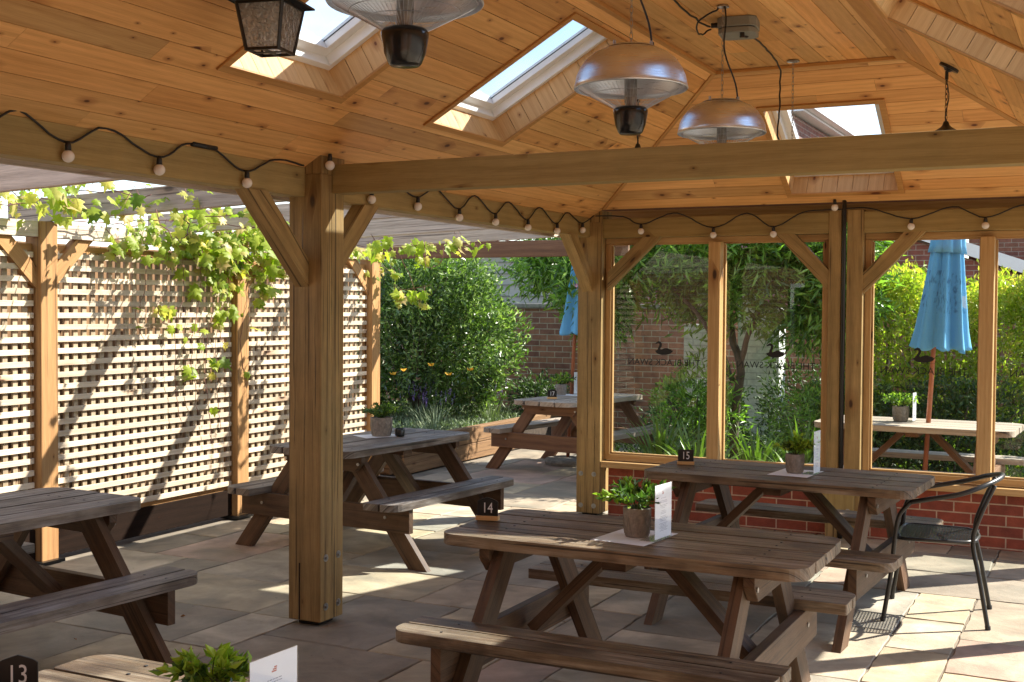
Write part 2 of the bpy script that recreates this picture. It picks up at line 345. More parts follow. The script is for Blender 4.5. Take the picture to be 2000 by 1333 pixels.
M['leaf_shrub'] = leafmat('shrub_leaf', [(0, (.035, .07, .015)), (1, (.36, .48, .15)), (.6, (.12, .21, .045))], .32, .3, .7)
M['leaf_tree'] = leafmat('tree_leaf', [(0, (.06, .12, .025)), (1, (.42, .60, .14)), (.6, (.18, .32, .05))], .5, .3, .7)
M['leaf_strap'] = leafmat('strappy_leaf', [(0, (.03, .06, .012)), (1, (.22, .34, .06))], .3, .4, .5)
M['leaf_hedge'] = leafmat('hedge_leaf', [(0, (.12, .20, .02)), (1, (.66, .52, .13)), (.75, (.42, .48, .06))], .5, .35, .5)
M['leaf_vine'] = leafmat('vine_leaf', [(0, (.12, .20, .02)), (1, (.66, .56, .13)), (.62, (.36, .44, .05)), (.97, (.55, .40, .22))], .55, .45, .35)
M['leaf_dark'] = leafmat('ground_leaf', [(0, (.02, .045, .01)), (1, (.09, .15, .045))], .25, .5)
M['leaf_lav'] = leafmat('lavender_leaf', [(0, (.08, .12, .05)), (1, (.30, .36, .22))], .2, .7)
M['leaf_pot'] = leafmat('pot_plant_leaf', [(0, (.03, .075, .012)), (1, (.22, .34, .07)), (.6, (.08, .17, .03))], .3, .35, .5)
M['leaf_potbright'] = leafmat('bright_plant_leaf', [(0, (.16, .30, .03)), (1, (.48, .62, .10))], .45, .35, .5)
M['dead'] = leafmat('dry_leaf', [(0, (.20, .08, .03)), (1, (.35, .17, .07))], .1, .8)
M['pink'] = plain('pink_petals', (.62, .38, .50), .6)
M['yellow'] = plain('yellow_petals', (.75, .42, .02), .6)
M['purple'] = plain('lavender_flowers', (.16, .10, .30), .7)
M['chalk'] = plain('white_lettering', (.75, .75, .73), .7)
M['ink'] = plain('black_lettering', (.006, .006, .006), .6)
M['greyink'] = plain('grey_print', (.28, .28, .34), .6)
M['redink'] = plain('red_print', (.5, .15, .12), .6)

def steel():
    m, nt, B, L = new_mat('brushed_steel'); B.inputs['Metallic'].default_value = 1; B.inputs['Base Color'].default_value = (.72, .76, .83, 1)
    uv = nd(nt, 'ShaderNodeUVMap'); q = nd(nt, 'ShaderNodeMapping'); q.inputs['Scale'].default_value = (3, 90, 1); L(uv.outputs[0], q.inputs[0])
    n = nd(nt, 'ShaderNodeTexNoise', Scale=4., Detail=5.); L(q.outputs[0], n.inputs['Vector'])
    r = maprange(nt, n.outputs[0], .3, .7, .24, .42); L(r, B.inputs['Roughness'])
    B.inputs['Anisotropic'].default_value = .6
    return m
M['steel'] = steel()
def wavy_glass():
    m, nt, B, L = new_mat('hammered_glass')
    tcn = nd(nt, 'ShaderNodeTexCoord'); n = nd(nt, 'ShaderNodeTexNoise', Scale=55., Detail=2.); L(tcn.outputs['Object'], n.inputs['Vector'])
    B.inputs['Base Color'].default_value = (.9, .88, .84, 1); B.inputs['Transmission Weight'].default_value = .0; B.inputs['Roughness'].default_value = .08; B.inputs['Metallic'].default_value = .0
    b = nd(nt, 'ShaderNodeBump', Strength=1., Distance=.03); L(n.outputs[0], b.inputs['Height'])
    r = nd(nt, 'ShaderNodeBsdfRefraction', Roughness=.05, IOR=1.35); L(b.outputs[0], r.inputs['Normal']); g = nd(nt, 'ShaderNodeBsdfGlossy', Roughness=.08); L(b.outputs[0], g.inputs['Normal'])
    tr = nd(nt, 'ShaderNodeBsdfTranslucent'); tr.inputs[0].default_value = (.85, .82, .76, 1); L(b.outputs[0], tr.inputs['Normal'])
    m1 = nd(nt, 'ShaderNodeMixShader'); m1.inputs[0].default_value = .5; L(r.outputs[0], m1.inputs[1]); L(g.outputs[0], m1.inputs[2])
    m2 = nd(nt, 'ShaderNodeMixShader'); m2.inputs[0].default_value = .62; L(m1.outputs[0], m2.inputs[1]); L(tr.outputs[0], m2.inputs[2]); L(m2.outputs[0], nt.nodes['Material Output'].inputs[0])
    return m
M['wavy'] = wavy_glass()
def stone():
    m, nt, B, L = new_mat('sandstone_flags'); at = nd(nt, 'ShaderNodeAttribute', attribute_name='rnd'); uv = nd(nt, 'ShaderNodeUVMap')
    c = ramp(nt, [(0, (.29, .24, .175)), (1, (.41, .30, .215)), (.16, (.43, .35, .23)), (.32, (.31, .285, .23)), (.46, (.43, .305, .23)), (.6, (.37, .29, .20)), (.72, (.44, .37, .27)), (.86, (.27, .23, .175))])
    c.color_ramp.interpolation = 'CONSTANT'; L(at.outputs['Fac'], c.inputs[0])
    n = nd(nt, 'ShaderNodeTexNoise', Scale=3., Detail=8., Roughness=.6, Distortion=.6); L(uv.outputs[0], n.inputs['Vector'])
    f = maprange(nt, n.outputs[0], .3, .72, .58, 1.28); cb = nd(nt, 'ShaderNodeCombineColor'); [L(f, cb.inputs[i]) for i in range(3)]
    c2 = mixc(nt, c.outputs[0], cb.outputs[0], 1., 'MULTIPLY')
    n2 = nd(nt, 'ShaderNodeTexNoise', Scale=1.6, Detail=5., Distortion=1.2); L(uv.outputs[0], n2.inputs['Vector'])
    c2 = mixc(nt, c2, (.16, .15, .115), maprange(nt, n2.outputs[0], .48, .66, 0, .6))
    n4 = nd(nt, 'ShaderNodeTexNoise', Scale=26., Detail=3.); L(uv.outputs[0], n4.inputs['Vector'])
    c2 = mixc(nt, c2, (.09, .075, .055), maprange(nt, n4.outputs[0], .70, .76, 0, .6))
    L(c2, B.inputs['Base Color']); B.inputs['Roughness'].default_value = .72; B.inputs['Specular IOR Level'].default_value = .35
    n3 = nd(nt, 'ShaderNodeTexNoise', Scale=14., Detail=8., Roughness=.65); L(uv.outputs[0], n3.inputs['Vector'])
    b = nd(nt, 'ShaderNodeBump', Strength=.45, Distance=.012); L(n3.outputs[0], b.inputs['Height']); L(b.outputs[0], B.inputs['Normal'])
    return m
M['stone'] = stone()
def parasol_cloth():
    m, nt, B, L = new_mat('blue_parasol_cloth'); tcn = nd(nt, 'ShaderNodeTexCoord'); uv = nd(nt, 'ShaderNodeUVMap')
    base = (.17, .50, .78)
    s = nd(nt, 'ShaderNodeSeparateXYZ'); L(tcn.outputs['Object'], s.inputs[0])
    q = nd(nt, 'ShaderNodeMapping'); q.inputs['Scale'].default_value = (60, 14, 1); L(uv.outputs[0], q.inputs[0])
    n = nd(nt, 'ShaderNodeTexNoise', Scale=1., Detail=2.); L(q.outputs[0], n.inputs['Vector'])
    dk = maprange(nt, n.outputs[0], .52, .68, 0, .7)
    def band(a, b):
        x = nd(nt, 'ShaderNodeMath', operation='GREATER_THAN'); L(s.outputs[2], x.inputs[0]); x.inputs[1].default_value = a
        y = nd(nt, 'ShaderNodeMath', operation='LESS_THAN'); L(s.outputs[2], y.inputs[0]); y.inputs[1].default_value = b
        z = nd(nt, 'ShaderNodeMath', operation='MULTIPLY'); L(x.outputs[0], z.inputs[0]); L(y.outputs[0], z.inputs[1]); return z.outputs[0]
    bm_ = nd(nt, 'ShaderNodeMath', operation='MULTIPLY'); L(band(.28, .62), bm_.inputs[0]); L(dk, bm_.inputs[1])
    c = mixc(nt, base, (.02, .09, .22), bm_.outputs[0])
    q2 = nd(nt, 'ShaderNodeMapping'); q2.inputs['Scale'].default_value = (9, 4, 1); L(uv.outputs[0], q2.inputs[0])
    n7 = nd(nt, 'ShaderNodeTexNoise', Scale=1., Detail=0.); L(q2.outputs[0], n7.inputs['Vector'])
    wv = nd(nt, 'ShaderNodeMath', operation='MULTIPLY'); L(band(.33, .55), wv.inputs[0]); L(maprange(nt, n7.outputs[0], .66, .68, 0, .6), wv.inputs[1])
    c = mixc(nt, c, (.75, .78, .8), wv.outputs[0])
    L(c, B.inputs['Base Color']); B.inputs['Roughness'].default_value = .8
    t = nd(nt, 'ShaderNodeBsdfTranslucent'); L(c, t.inputs[0]); ms = nd(nt, 'ShaderNodeMixShader'); ms.inputs[0].default_value = .25
    L(B.outputs[0], ms.inputs[1]); L(t.outputs[0], ms.inputs[2]); L(ms.outputs[0], nt.nodes['Material Output'].inputs[0]); return m
M['cloth'] = parasol_cloth()
def cladding():
    m, nt, B, L = new_mat('mesh_seat'); return m

# ------------------------------------------------------------------ text
def text_mesh(name, s, size, mat, M4, parent=None, extrude=.0006, align='CENTER'):
    cu = bpy.data.curves.new(name, 'FONT'); cu.body = s; cu.size = size; cu.extrude = extrude; cu.align_x = align; cu.align_y = 'CENTER'
    cu.resolution_u = 3
    o = bpy.data.objects.new(name+'_tmp', cu); me = bpy.data.meshes.new_from_object(o); bpy.data.objects.remove(o); bpy.data.curves.remove(cu)
    me.transform(M4); me.materials.clear(); me.materials.append(mat); me.name = name
    r = bpy.data.objects.new(name, me); col.objects.link(r)
    if parent: r.parent = parent
    return r
def frame4(o, x, y, z=None):
    x, y = Vector(x).normalized(), Vector(y).normalized(); z = x.cross(y) if z is None else Vector(z)
    m = Matrix((x, y, z)).transposed().to_4x4(); m.translation = Vector(o); return m

# ================================================================== SETTING
LY = 3.71                 # front face line of the glazed wall's posts
PW = 3.72                 # pavilion width
def flag_layout(nx,ny,seed):
    rs=random.Random(seed); occ=[[-1]*ny for _ in range(nx)]; out=[]; sizes=[(3,2),(2,3),(2,2),(3,3),(2,1),(1,2)]; wt={(3,2):0,(2,3):0,(2,2):.6,(3,3):1.2,(2,1):1.6,(1,2):1.8,(1,1):4}
    for j in range(ny):
        for i in range(nx):
            if occ[i][j]>=0: continue
            best=None
            for a,b in sizes+[(1,1)]:
                if i+a>nx or j+b>ny or any(occ[p][q]>=0 for p in range(i,i+a) for q in range(j,j+b)): continue
                v=0; q=j-1
                while i+a<nx and q>=0 and occ[i+a][q]!=occ[i+a-1][q]: v+=1; q-=1
                h=0; p=i-1
                while p>=0 and j+b<ny and occ[p][j+b-1]>=0 and occ[p][j+b-1]!=occ[p][j+b]: h+=1; p-=1
                sc=wt[(a,b)]+.8*max(0,v-1)+.8*max(0,h-2)+rs.random()*2.2
                if best is None or sc<best[0]: best=(sc,a,b)
            _,a,b=best
            for p in range(i,i+a):
                for q in range(j,j+b): occ[p][q]=len(out)
            out.append((i,j,a,b))
    return out,occ
def ground():
    mb = MB(); s = 120
    mb.poly([(-s, -s, -.03), (s, -s, -.03), (s, s, -.03), (-s, s, -.03)], [(-s, -s), (s, -s), (s, s), (-s, s)])
    tag(mb.build('ground', M['gravel']), kind='structure')
    mb = MB()
    mb.poly([(-2.55, -9, -.008), (8, -9, -.008), (8, 9, -.008), (-2.55, 9, -.008)], [(-3, -9), (8, -9), (8, 9), (-3, 9)])
    j = mb.build('patio_joint_bed', M['grout']); tag(j, kind='structure')
    # flagstones: one sheet of irregular slabs
    mb = MB(); m_ = .31; nx, ny = 28, 56; x0, y0 = -2.36, -8.6
    rs = random.Random(11)
    for i, j, a, b in flag_layout(nx, ny, 33)[0]:
        if True:
            g = rs.uniform(.0028, .0062); X0, X1, Y0, Y1 = x0+i*m_+g, x0+(i+a)*m_-g, y0+j*m_+g, y0+(j+b)*m_-g
            if Y1 < -6.5 or X0 > 6.4: continue
            loop = []
            for (ax, ay), (bx, by) in (((X0, Y0), (X1, Y0)), ((X1, Y0), (X1, Y1)), ((X1, Y1), (X0, Y1)), ((X0, Y1), (X0, Y0))):
                n = max(3, int(math.hypot(bx-ax, by-ay)/.07))
                for k in range(n):
                    t = k/n; jj = .0 if k == 0 else .0028
                    loop.append((ax+(bx-ax)*t+rs.gauss(0, jj), ay+(by-ay)*t+rs.gauss(0, jj)))
            rc = rs.random(); ou, ov = rs.uniform(0, 50), rs.uniform(0, 50); tz = rs.uniform(-.0015, .0015)
            cx_, cy_ = (X0+X1)/2, (Y0+Y1)/2
            inner = [(cx_+(x-cx_)*.985, cy_+(y-cy_)*.985) for x, y in loop]
            mb.poly([(x, y, tz) for x, y in inner], [(x+ou, y+ov) for x, y in inner], rc)
            n = len(loop)
            for k in range(n):
                l = (k+1) % n
                mb.poly([(*loop[k], tz-.006), (*loop[l], tz-.006), (*inner[l], tz), (*inner[k], tz)], [(loop[k][0]+ou, loop[k][1]+ov)]*4, rc)
    tag(mb.build('flagstone_paving', M['stone']), kind='structure')
    mb = MB(); mb.box((-6, 8.7, .12), (6.9, 7.6, .24)); tag(mb.build('garden_bed_soil', M['soil']), kind='structure')
    mb = MB(); mb.box((3.5, 8.15, .03), (9.2, 2.9, .12)); tag(mb.build('back_bed_soil', M['soil']), kind='structure')
ground()

# ================================================================== PAVILION
K = .575; ZE = 2.395        # ceiling: z = ZE + K*x on the left slope
ZF = 3.135; XL, XR, YB = 1.285, PW-1.285, 2.43
pav = empty('timber_pavilion', (0, 0, 0), 0, 'open timber pavilion with pine boarded hipped ceiling, skylights and glazed back wall', 'pavilion')
YF = -6.6
HOLES_L = [(-1.15, -.35), (.47, 1.30)]                    # y ranges of skylights; x .36..1.16
HX = (.36, 1.16)
def slope_frame(kind):
    """origin at the eave line; u along eave, s up the slope; n outward (up)"""
    c = 1/math.sqrt(1+K*K); sn = K*c
    if kind == 'L': return Vector((0, 0, ZE)), Vector((0, 1, 0)), Vector((c, 0, sn)), Vector((-sn, 0, c))
    if kind == 'R': return Vector((PW, 0, ZE)), Vector((0, 1, 0)), Vector((-c, 0, sn)), Vector((sn, 0, c))
    return Vector((0, LY, ZE)), Vector((1, 0, 0)), Vector((0, -c, sn)), Vector((0, sn, c))
CS = math.sqrt(1+K*K)
def slope_boards(kind, holes, width, thick, lift, mat, name, s0, gap, cut=True, umin=YF, long_joint=True):
    """holes: (u0,u1,s0,s1). boards run along u."""
    O, U, S, N = slope_frame(kind); mb = MB(); rs = random.Random(hash(kind) % 7 if False else {'L': 3, 'R': 4, 'B': 5}[kind])
    smax = XL*CS
    k = 0; s = s0
    while s < smax-1e-4:
        e = min(s+width, smax)
        cuts = [s, e] + [h for hh in holes for h in (hh[2], hh[3]) if s+1e-4 < h < e-1e-4]; cuts = sorted(set(cuts))
        base = rs.random(); off = (rs.uniform(0, 40), rs.uniform(0, 40))
        def ends(sv):
            h = sv/CS
            return ((umin, LY-h) if kind != 'B' else (h, PW-h))
        joints = []
        if long_joint:
            u = ends(s)[0]+rs.uniform(.3, 2.2)
            while u < ends(s)[1]: joints.append(u); u += rs.uniform(1.2, 3.0)
        for c0, c1 in zip(cuts, cuts[1:]):
            mid = (c0+c1)/2
            iv = [(None, None)]
            hs = sorted([(h[0], h[1]) for h in holes if h[2] < mid < h[3]])
            bounds = [None]
            for a, b in hs: bounds += [a, b]
            bounds.append(None)
            segs = [(bounds[i], bounds[i+1]) for i in range(0, len(bounds), 2)]
            for a, b in segs:
                lo = ends(mid)[0] if a is None else a; hi = ends(mid)[1] if b is None else b
                pts = [lo] + [j for j in joints if lo+.05 < j < hi-.05] + [hi]
                for q in range(len(pts)-1):
                    aa, bb = pts[q], pts[q+1]
                    ja = q == 0; jb = q == len(pts)-2
                    g0 = gap/2 if c0 == s else 0; g1 = gap/2 if c1 == e else 0
                    def uv_end(sv, left):
                        if left and ja and a is None: return ends(sv)[0]
                        if (not left) and jb and b is None: return ends(sv)[1]
                        return (aa+(0 if ja else .0006)) if left else (bb-(0 if jb else .0006))
                    seg_i = sum(1 for j in joints if j < (aa+bb)/2)
                    rr = random.Random(int(base*1e6)+seg_i*7+{'L': 1, 'R': 2, 'B': 3}[kind]); rn = rr.random(); o2 = (rr.uniform(0, 40), rr.uniform(0, 40))
                    p = [(uv_end(c0+g0, True), c0+g0), (uv_end(c0+g0, False), c0+g0), (uv_end(c1-g1, False), c1-g1), (uv_end(c1-g1, True), c1-g1)]
                    if kind == 'L' or kind == 'B': pass
                    low = [O+U*x+S*y+N*lift for x, y in p]; hi_ = [O+U*x+S*y+N*(lift+thick) for x, y in p]
                    uvs = [(x+o2[0], y+o2[1]) for x, y in p]
                    mb.poly(low, uvs, rn); mb.poly(hi_[::-1], uvs[::-1], rn)
                    for i in range(4):
                        j = (i+1) % 4; mb.poly([low[i], hi_[i], hi_[j], low[j]], [uvs[i], uvs[i], uvs[j], uvs[j]], rn*.5)
        s = e; k += 1
    return mb
hl = [(a, b, HX[0]*CS, HX[1]*CS) for a, b in HOLES_L]
hb = [(1.50, 2.24, (LY-3.60)*CS, (LY-2.78)*CS)]
hr = [(a, b, .27*CS, HX[1]*CS) for a, b in ((-1.36, -.52), (.26, 1.10))]
allh = {'L': hl, 'R': hr, 'B': hb}
ceiling = None
for kd in 'LRB':
    b = slope_boards(kd, allh[kd], .118, .018, 0, M['pine'], 'x', -.12*CS if kd != 'B' else .0, .0035)
    o = b.build('ceiling_boards', M['pine'], pav)
    # roof covering above
    b = slope_boards(kd, allh[kd], 1.0, .06, .17, M['tile'], 'x', -.40*CS if kd != 'B' else -.30*CS, 0, long_joint=False)
    b.build('roof_covering', M['tile'], pav)
# flat centre of the ceiling
mb = MB(); x = XL
while x < XR-1e-3:
    e = min(x+.118, XR); u = YF
    js = [YF]; q = YF+random.uniform(.5, 2)
    while q < YB: js.append(q); q += random.uniform(1.3, 3)
    js.append(YB)
    for a, b in zip(js, js[1:]): mb.box(((x+e)/2, (a+b)/2, ZF+.009), (e-x-.0035, b-a-.001, .018), None, 'y')
    x = e
mb.build('ceiling_boards', M['pine'], pav)
mb = MB(); mb.box(((XL+XR)/2, (YF+YB)/2, ZF+.21), (XR-XL+.25, YB-YF+.2, .07)); mb.build('roof_covering', M['tile'], pav)
# trims along hips and around the flat
mb = MB()
def corner(h, left): return Vector((h, LY-h, ZE+K*h)) if left else Vector((PW-h, LY-h, ZE+K*h))
for left in (True, False):
    mb.bar(corner(.02, left)-Vector((0, 0, .006)), corner(XL, left)-Vector((0, 0, .006)), .028 if left else .05, .018)
mb.bar((XL, YB-.0, ZF-.012), (XR, YB-.0, ZF-.012), .035, .02)
mb.bar((XL, YF, ZF-.012), (XL, YB, ZF-.012), .035, .02); mb.bar((XR, YF, ZF-.010), (XR, YB, ZF-.010), .08, .02)
mb.build('ceiling_trim', M['trim'], pav, bevel=.002)
# fascia closing the eaves
mb = MB(); mb.bar((-.37, YF, 2.36), (-.37, LY+.33, 2.36), .03, .17); mb.bar((PW+.37, YF, 2.36), (PW+.37, LY+.33, 2.36), .03, .17)
mb.bar((-.37, LY+.33, 2.36), (PW+.37, LY+.33, 2.36), .03, .17)
mb.bar((-.36, (YF+LY)/2, 2.29), (-.20, (YF+LY)/2, 2.29), 10.4, .012); 
mb.bar((PW+.20, (YF+LY)/2, 2.29), (PW+.36, (YF+LY)/2, 2.29), 10.4, .012)
mb.build('fascia_board', M['frame'], pav)
mb = MB(); mb.box((PW/2, YF, 2.85), (PW+.6, .05, 1.0)); mb.build('front_gable_panel', M['frame'], pav)

# skylights: pine lined shaft + white frame + pane
def skylight(kind, u0, u1, s0, s1):
    O, U, S, N = slope_frame(kind); root = empty('skylight'); root.parent = pav
    if kind == 'B': tag(root, 'roof window in the back slope behind the tie beam')
    P = lambda u, s, n: O+U*u+S*s+N*n
    D = .20
    mb = MB()
    def wall(a, b, nrm, alongU):
        # vertical little boards around the shaft; a,b (u,s) ends
        ln = math.hypot(b[0]-a[0], b[1]-a[1]); n = max(1, round(ln/.105)); ox, oy = nrm
        for k in range(n):
            t0, t1 = k/n, (k+1)/n; g = .0015/ln
            p0 = (a[0]+(b[0]-a[0])*(t0+g), a[1]+(b[1]-a[1])*(t0+g)); p1 = (a[0]+(b[0]-a[0])*(t1-g), a[1]+(b[1]-a[1])*(t1-g))
            th = .015; rn = random.random(); o = (random.uniform(0, 40), random.uniform(0, 40)); wdt = ln/n
            i3 = -.004; p0 = (p0[0]+ox*i3, p0[1]+oy*i3); p1 = (p1[0]+ox*i3, p1[1]+oy*i3)
            A = [P(*p0, -.0005), P(*p1, -.0005), P(*p1, D), P(*p0, D)]; Bk = [v+(U*ox+S*oy)*th for v in A]
            uvs = [(o[0], o[1]), (o[0], o[1]+wdt), (o[0]+D, o[1]+wdt), (o[0]+D, o[1])]
            mb.poly(A, uvs, rn); mb.poly(Bk[::-1], uvs[::-1], rn)
            for i in range(4):
                j = (i+1) % 4; mb.poly([A[i], Bk[i], Bk[j], A[j]], [uvs[i]]*4, rn)
    wall((u0, s0), (u1, s0), (0, -1), 1); wall((u1, s1), (u0, s1), (0, 1), 1); wall((u1, s0), (u1, s1), (1, 0), 0); wall((u0, s1), (u0, s0), (-1, 0), 0)
    mb.build('shaft_lining', M['pine_pale'], root)
    def ring(name, mat, i0, i1, n0, n1, par, bev=.003):
        i1 = i1+.005 if name == 'edge_trim' else i1
        mb = MB()
        def rect(ua, ub, sa, sb):
            c = P((ua+ub)/2, (sa+sb)/2, (n0+n1)/2); mb.box(c, (ub-ua, sb-sa, n1-n0), Matrix((U, S, N)).transposed())
        a, b, c, d = u0-i0, u1+i0, s0-i0, s1+i0; w_ = i0+i1
        rect(a, b, c, c+w_); rect(a, b, d-w_, d); rect(a, a+w_, c+w_+.0005, d-w_-.0005); rect(b-w_, b, c+w_+.0005, d-w_-.0005)
        return mb.build(name, mat, par, bevel=bev)
    ring('edge_trim', M['trim'], .035, .0, -.012, -.001, root, .002)
    fr = ring('skylight_frame', M['white'], .02, .035, D-.06, D+.02, root)
    ring('sash', M['white'], .0, .085, D-.01, D+.045, fr)
    mb = MB(); mb.box(P((u0+u1)/2, (s0+s1)/2, D+.03), (u1-u0-.16, s1-s0-.16, .004), Matrix((U, S, N)).transposed()); mb.build('pane', M['skyglass'], fr)
    mb = MB()
    for ua in (u0+.083, u1-.083): mb.bar(P(ua, s0+.08, D+.026), P(ua, s1-.08, D+.026), .006, .006, N)
    mb.build('gasket', M['black'], fr)
    ring('outer_flashing', M['greybox'], .09, -.02, D+.035, D+.07, root, 0)
for kd in 'LR':
    for a, b, c, d in allh[kd]: skylight(kd, a, b, c, d)
skylight('B', *hb[0])

# posts, beams, braces
PO = .2
def post(x0, y0, wx=PO, wy=PO, z0=.025, z1=2.30, mat='post'):
    mb = MB(); mb.box((x0+wx/2, y0+wy/2, (z0+z1)/2), (wx, wy, z1-z0), None, 'z')
    p = mb.build('post', M[mat], pav, bevel=.006)
    mb = MB(); mb.box((x0+wx/2, y0+wy/2, z0/2), (wx*.62, wy*.62, z0)); mb.build('post_base', M['black'], p)
    return p
def bolts(parent, pts, n, r=.013):
    mb = MB(); n = Vector(n)
    for p in pts:
        p = Vector(p); mb.tube([p, p+n*.003], r*1.5, 14); mb.tube([p+n*.003, p+n*.011], r*.75, 6)
    mb.build('bolts', M['zinc'], parent)
pc = post(-PO, 0)                                            # the centre post of the picture
bolts(pc, [(0, .045, .35), (0, .155, .35), (0, .045, .10), (0, .155, .10)], (1, 0, 0))
mb = MB(); mb.box((-.13, -.0005, .175), (.006, .004, .29)); mb.build('post_slot', M['gloss_black'], pc)
def cracks(parent, face, lst, seed):
    rs_ = random.Random(seed); mb = MB()
    for (c, za, zb_) in lst:
        n = max(6, int(abs(zb_-za)/.05)); off = 0; L_p, R_p = [], []
        for k in range(n+1):
            q = k/n; off += rs_.gauss(0, .0011); wd = .0019*math.sin(math.pi*q)**.5*rs_.uniform(.5, 1.2); z = za+(zb_-za)*q
            L_p.append((c+off-wd, z)); R_p.append((c+off+wd, z))
        for k in range(n):
            Q = [L_p[k], R_p[k], R_p[k+1], L_p[k+1]]
            mb.poly([(u, -.0006, z) if face[0] == 'y' else (.0006, u, z) for u, z in Q])
    mb.v = [(x+(0 if face[0] == 'y' else face[1]), y+(face[1] if face[0] == 'y' else 0), z) for x, y, z in mb.v]
    mb.build('drying_cracks', M['gloss_black'], parent)
cracks(pc, ('y', 0), [(-.105, .55, 1.75), (-.115, 1.7, 2.15), (-.035, 1.0, 1.6), (-.16, .9, 1.35)], 1)
cracks(pc, ('x', 0), [(.10, .12, 1.35), (.095, 1.3, 2.2), (.15, .6, .95)], 2)
pb = post(-PO, LY, z0=.02)
cracks(pb, ('y', LY), [(-.11, .5, 2.1), (-.05, .3, .8)], 3); bolts(pb, [(-.16, LY, .33), (-.05, LY, .33), (-.16, LY, .08), (-.05, LY, .08)], (0, -1, 0))
post(-PO, -4.0)
for y in (0, -4.0): post(PW, y)
post(PW, LY)
mb = MB(); mb.bar((PW+.1, 1.95, .0), (PW+.1, 1.95, 2.2), .12, .12, (0, 1, 0)); mb.build('side_post', M['post'], pav, bevel=.004)
# centre pair of the glazed wall
for x0, wx in ((1.745, .088), (1.872, .112)):
    mb = MB(); mb.box((x0+wx/2, LY+.09, 1.17), (wx, .18, 2.34), None, 'z'); p = mb.build('wall_post', M['post'], pav, bevel=.004)
mb = MB(); mb.tube([(1.853, LY+.0, .0), (1.853, LY+.0, 2.2), (1.853, LY-.01, 2.45)], .0155, 14); mb.build('black_pipe', M['pvc'], pav, smooth=True)
mb = MB(); mb.box((1.84, LY-.01, .30), (.22, .03, .36), None, 'z'); q = mb.build('bracket_board', M['beam'], pav, bevel=.003)
bolts(q, [(1.77, LY-.025, .20), (1.91, LY-.025, .20)], (0, -1, 0))
def beam(name, p0, p1, wd, ht, mat='beam'):
    mb = MB(); mb.bar(p0, p1, wd, ht); return mb.build(name, M[mat], pav, bevel=.004)
Z0, Z1 = 2.185, 2.335
for x in (-.15, PW+.15):
    beam('eaves_beam', (x, YF, (Z0+Z1)/2), (x, -4.01, (Z0+Z1)/2), .1, Z1-Z0)
    beam('eaves_beam', (x, -3.79, (Z0+Z1)/2), (x, -.0, (Z0+Z1)/2), .1, Z1-Z0)
    beam('eaves_beam', (x, .201, (Z0+Z1)/2), (x, LY-.001, (Z0+Z1)/2), .1, Z1-Z0)
for y in (0, -4.0, LY):
    for x in (-.1, PW+.1): mb = MB(); mb.box((x, y+.1, 2.345), (.2, .2, .09), None, 'z'); mb.build('post_cap_block', M['post'], pav)
beam('wall_plate_beam', (0.001, LY+.06, (Z0+Z1)/2-.008), (1.744, LY+.06, (Z0+Z1)/2-.008), .1, Z1-Z0)
beam('wall_plate_beam', (1.985, LY+.06, (Z0+Z1)/2-.008), (PW-.001, LY+.06, (Z0+Z1)/2-.008), .1, Z1-Z0)
beam('tie_beam', (.001, .14, (2.2067+2.352)/2), (PW-.001, .14, (2.2067+2.352)/2), .1, .145)
beam('tie_beam', (.001, -3.9, 2.28), (PW-.001, -3.9, 2.28), .1, .145)
def brace(p0, p1, wd=.085, ht=.1, parent=pav, mat='post', up=(0, 0, 1)):
    """diagonal with ends cut flat against post (vertical) and beam (horizontal)"""
    p0, p1 = Vector(p0), Vector(p1); d = (p1-p0).normalized(); h = Vector((d.x, d.y, 0)).normalized(); n = h.cross(Vector((0, 0, 1))).normalized()
    a = math.atan2(d.z, math.hypot(d.x, d.y)); hv = ht/2/math.cos(a); hh = ht/2/math.sin(a)
    mb = MB(); P = [p0-Vector((0, 0, hv)), p1+h*hh, p1-h*hh, p0+Vector((0, 0, hv))]
    o = random.uniform(0, 30); rn = random.random()
    q = [(0, -hv), ((p1-p0).length, -hv*.6), ((p1-p0).length, hv*.6), (0, hv)]
    A = [v-n*wd/2 for v in P]; B_ = [v+n*wd/2 for v in P]; uvs = [(x+o, y+o) for x, y in q]
    mb.poly(A, uvs, rn); mb.poly(B_[::-1], uvs[::-1], rn)
    for i in range(4):
        j = (i+1) % 4; L0 = (P[j]-P[i]).length
        mb.poly([A[j], A[i], B_[i], B_[j]], [(o+L0, o), (o, o), (o, o+wd), (o+L0, o+wd)], rn)
    return mb.build('brace', M[mat], parent, bevel=.003)
brace((-.12, -.0, 1.80), (-.12, -.40, 2.185)); brace((-.12, .20, 1.80), (-.12, .58, 2.185))
brace((-.12, LY, 1.83), (-.12, 3.34, 2.185)); brace((PW+.12, LY, 1.83), (PW+.12, 3.34, 2.185))
brace((PW+.12, .2, 1.80), (PW+.12, .58, 2.185)); brace((PW+.12, 0, 1.80), (PW+.12, -.38, 2.185))
brace((.045, LY+.045, 1.84), (.40, LY+.045, 2.178), .07); brace((1.745, LY+.045, 1.84), (1.43, LY+.045, 2.178), .07)
brace((1.984, LY+.045, 1.82), (2.33, LY+.045, 2.178), .07); brace((PW, LY+.045, 1.84), (3.36, LY+.045, 2.178), .07)
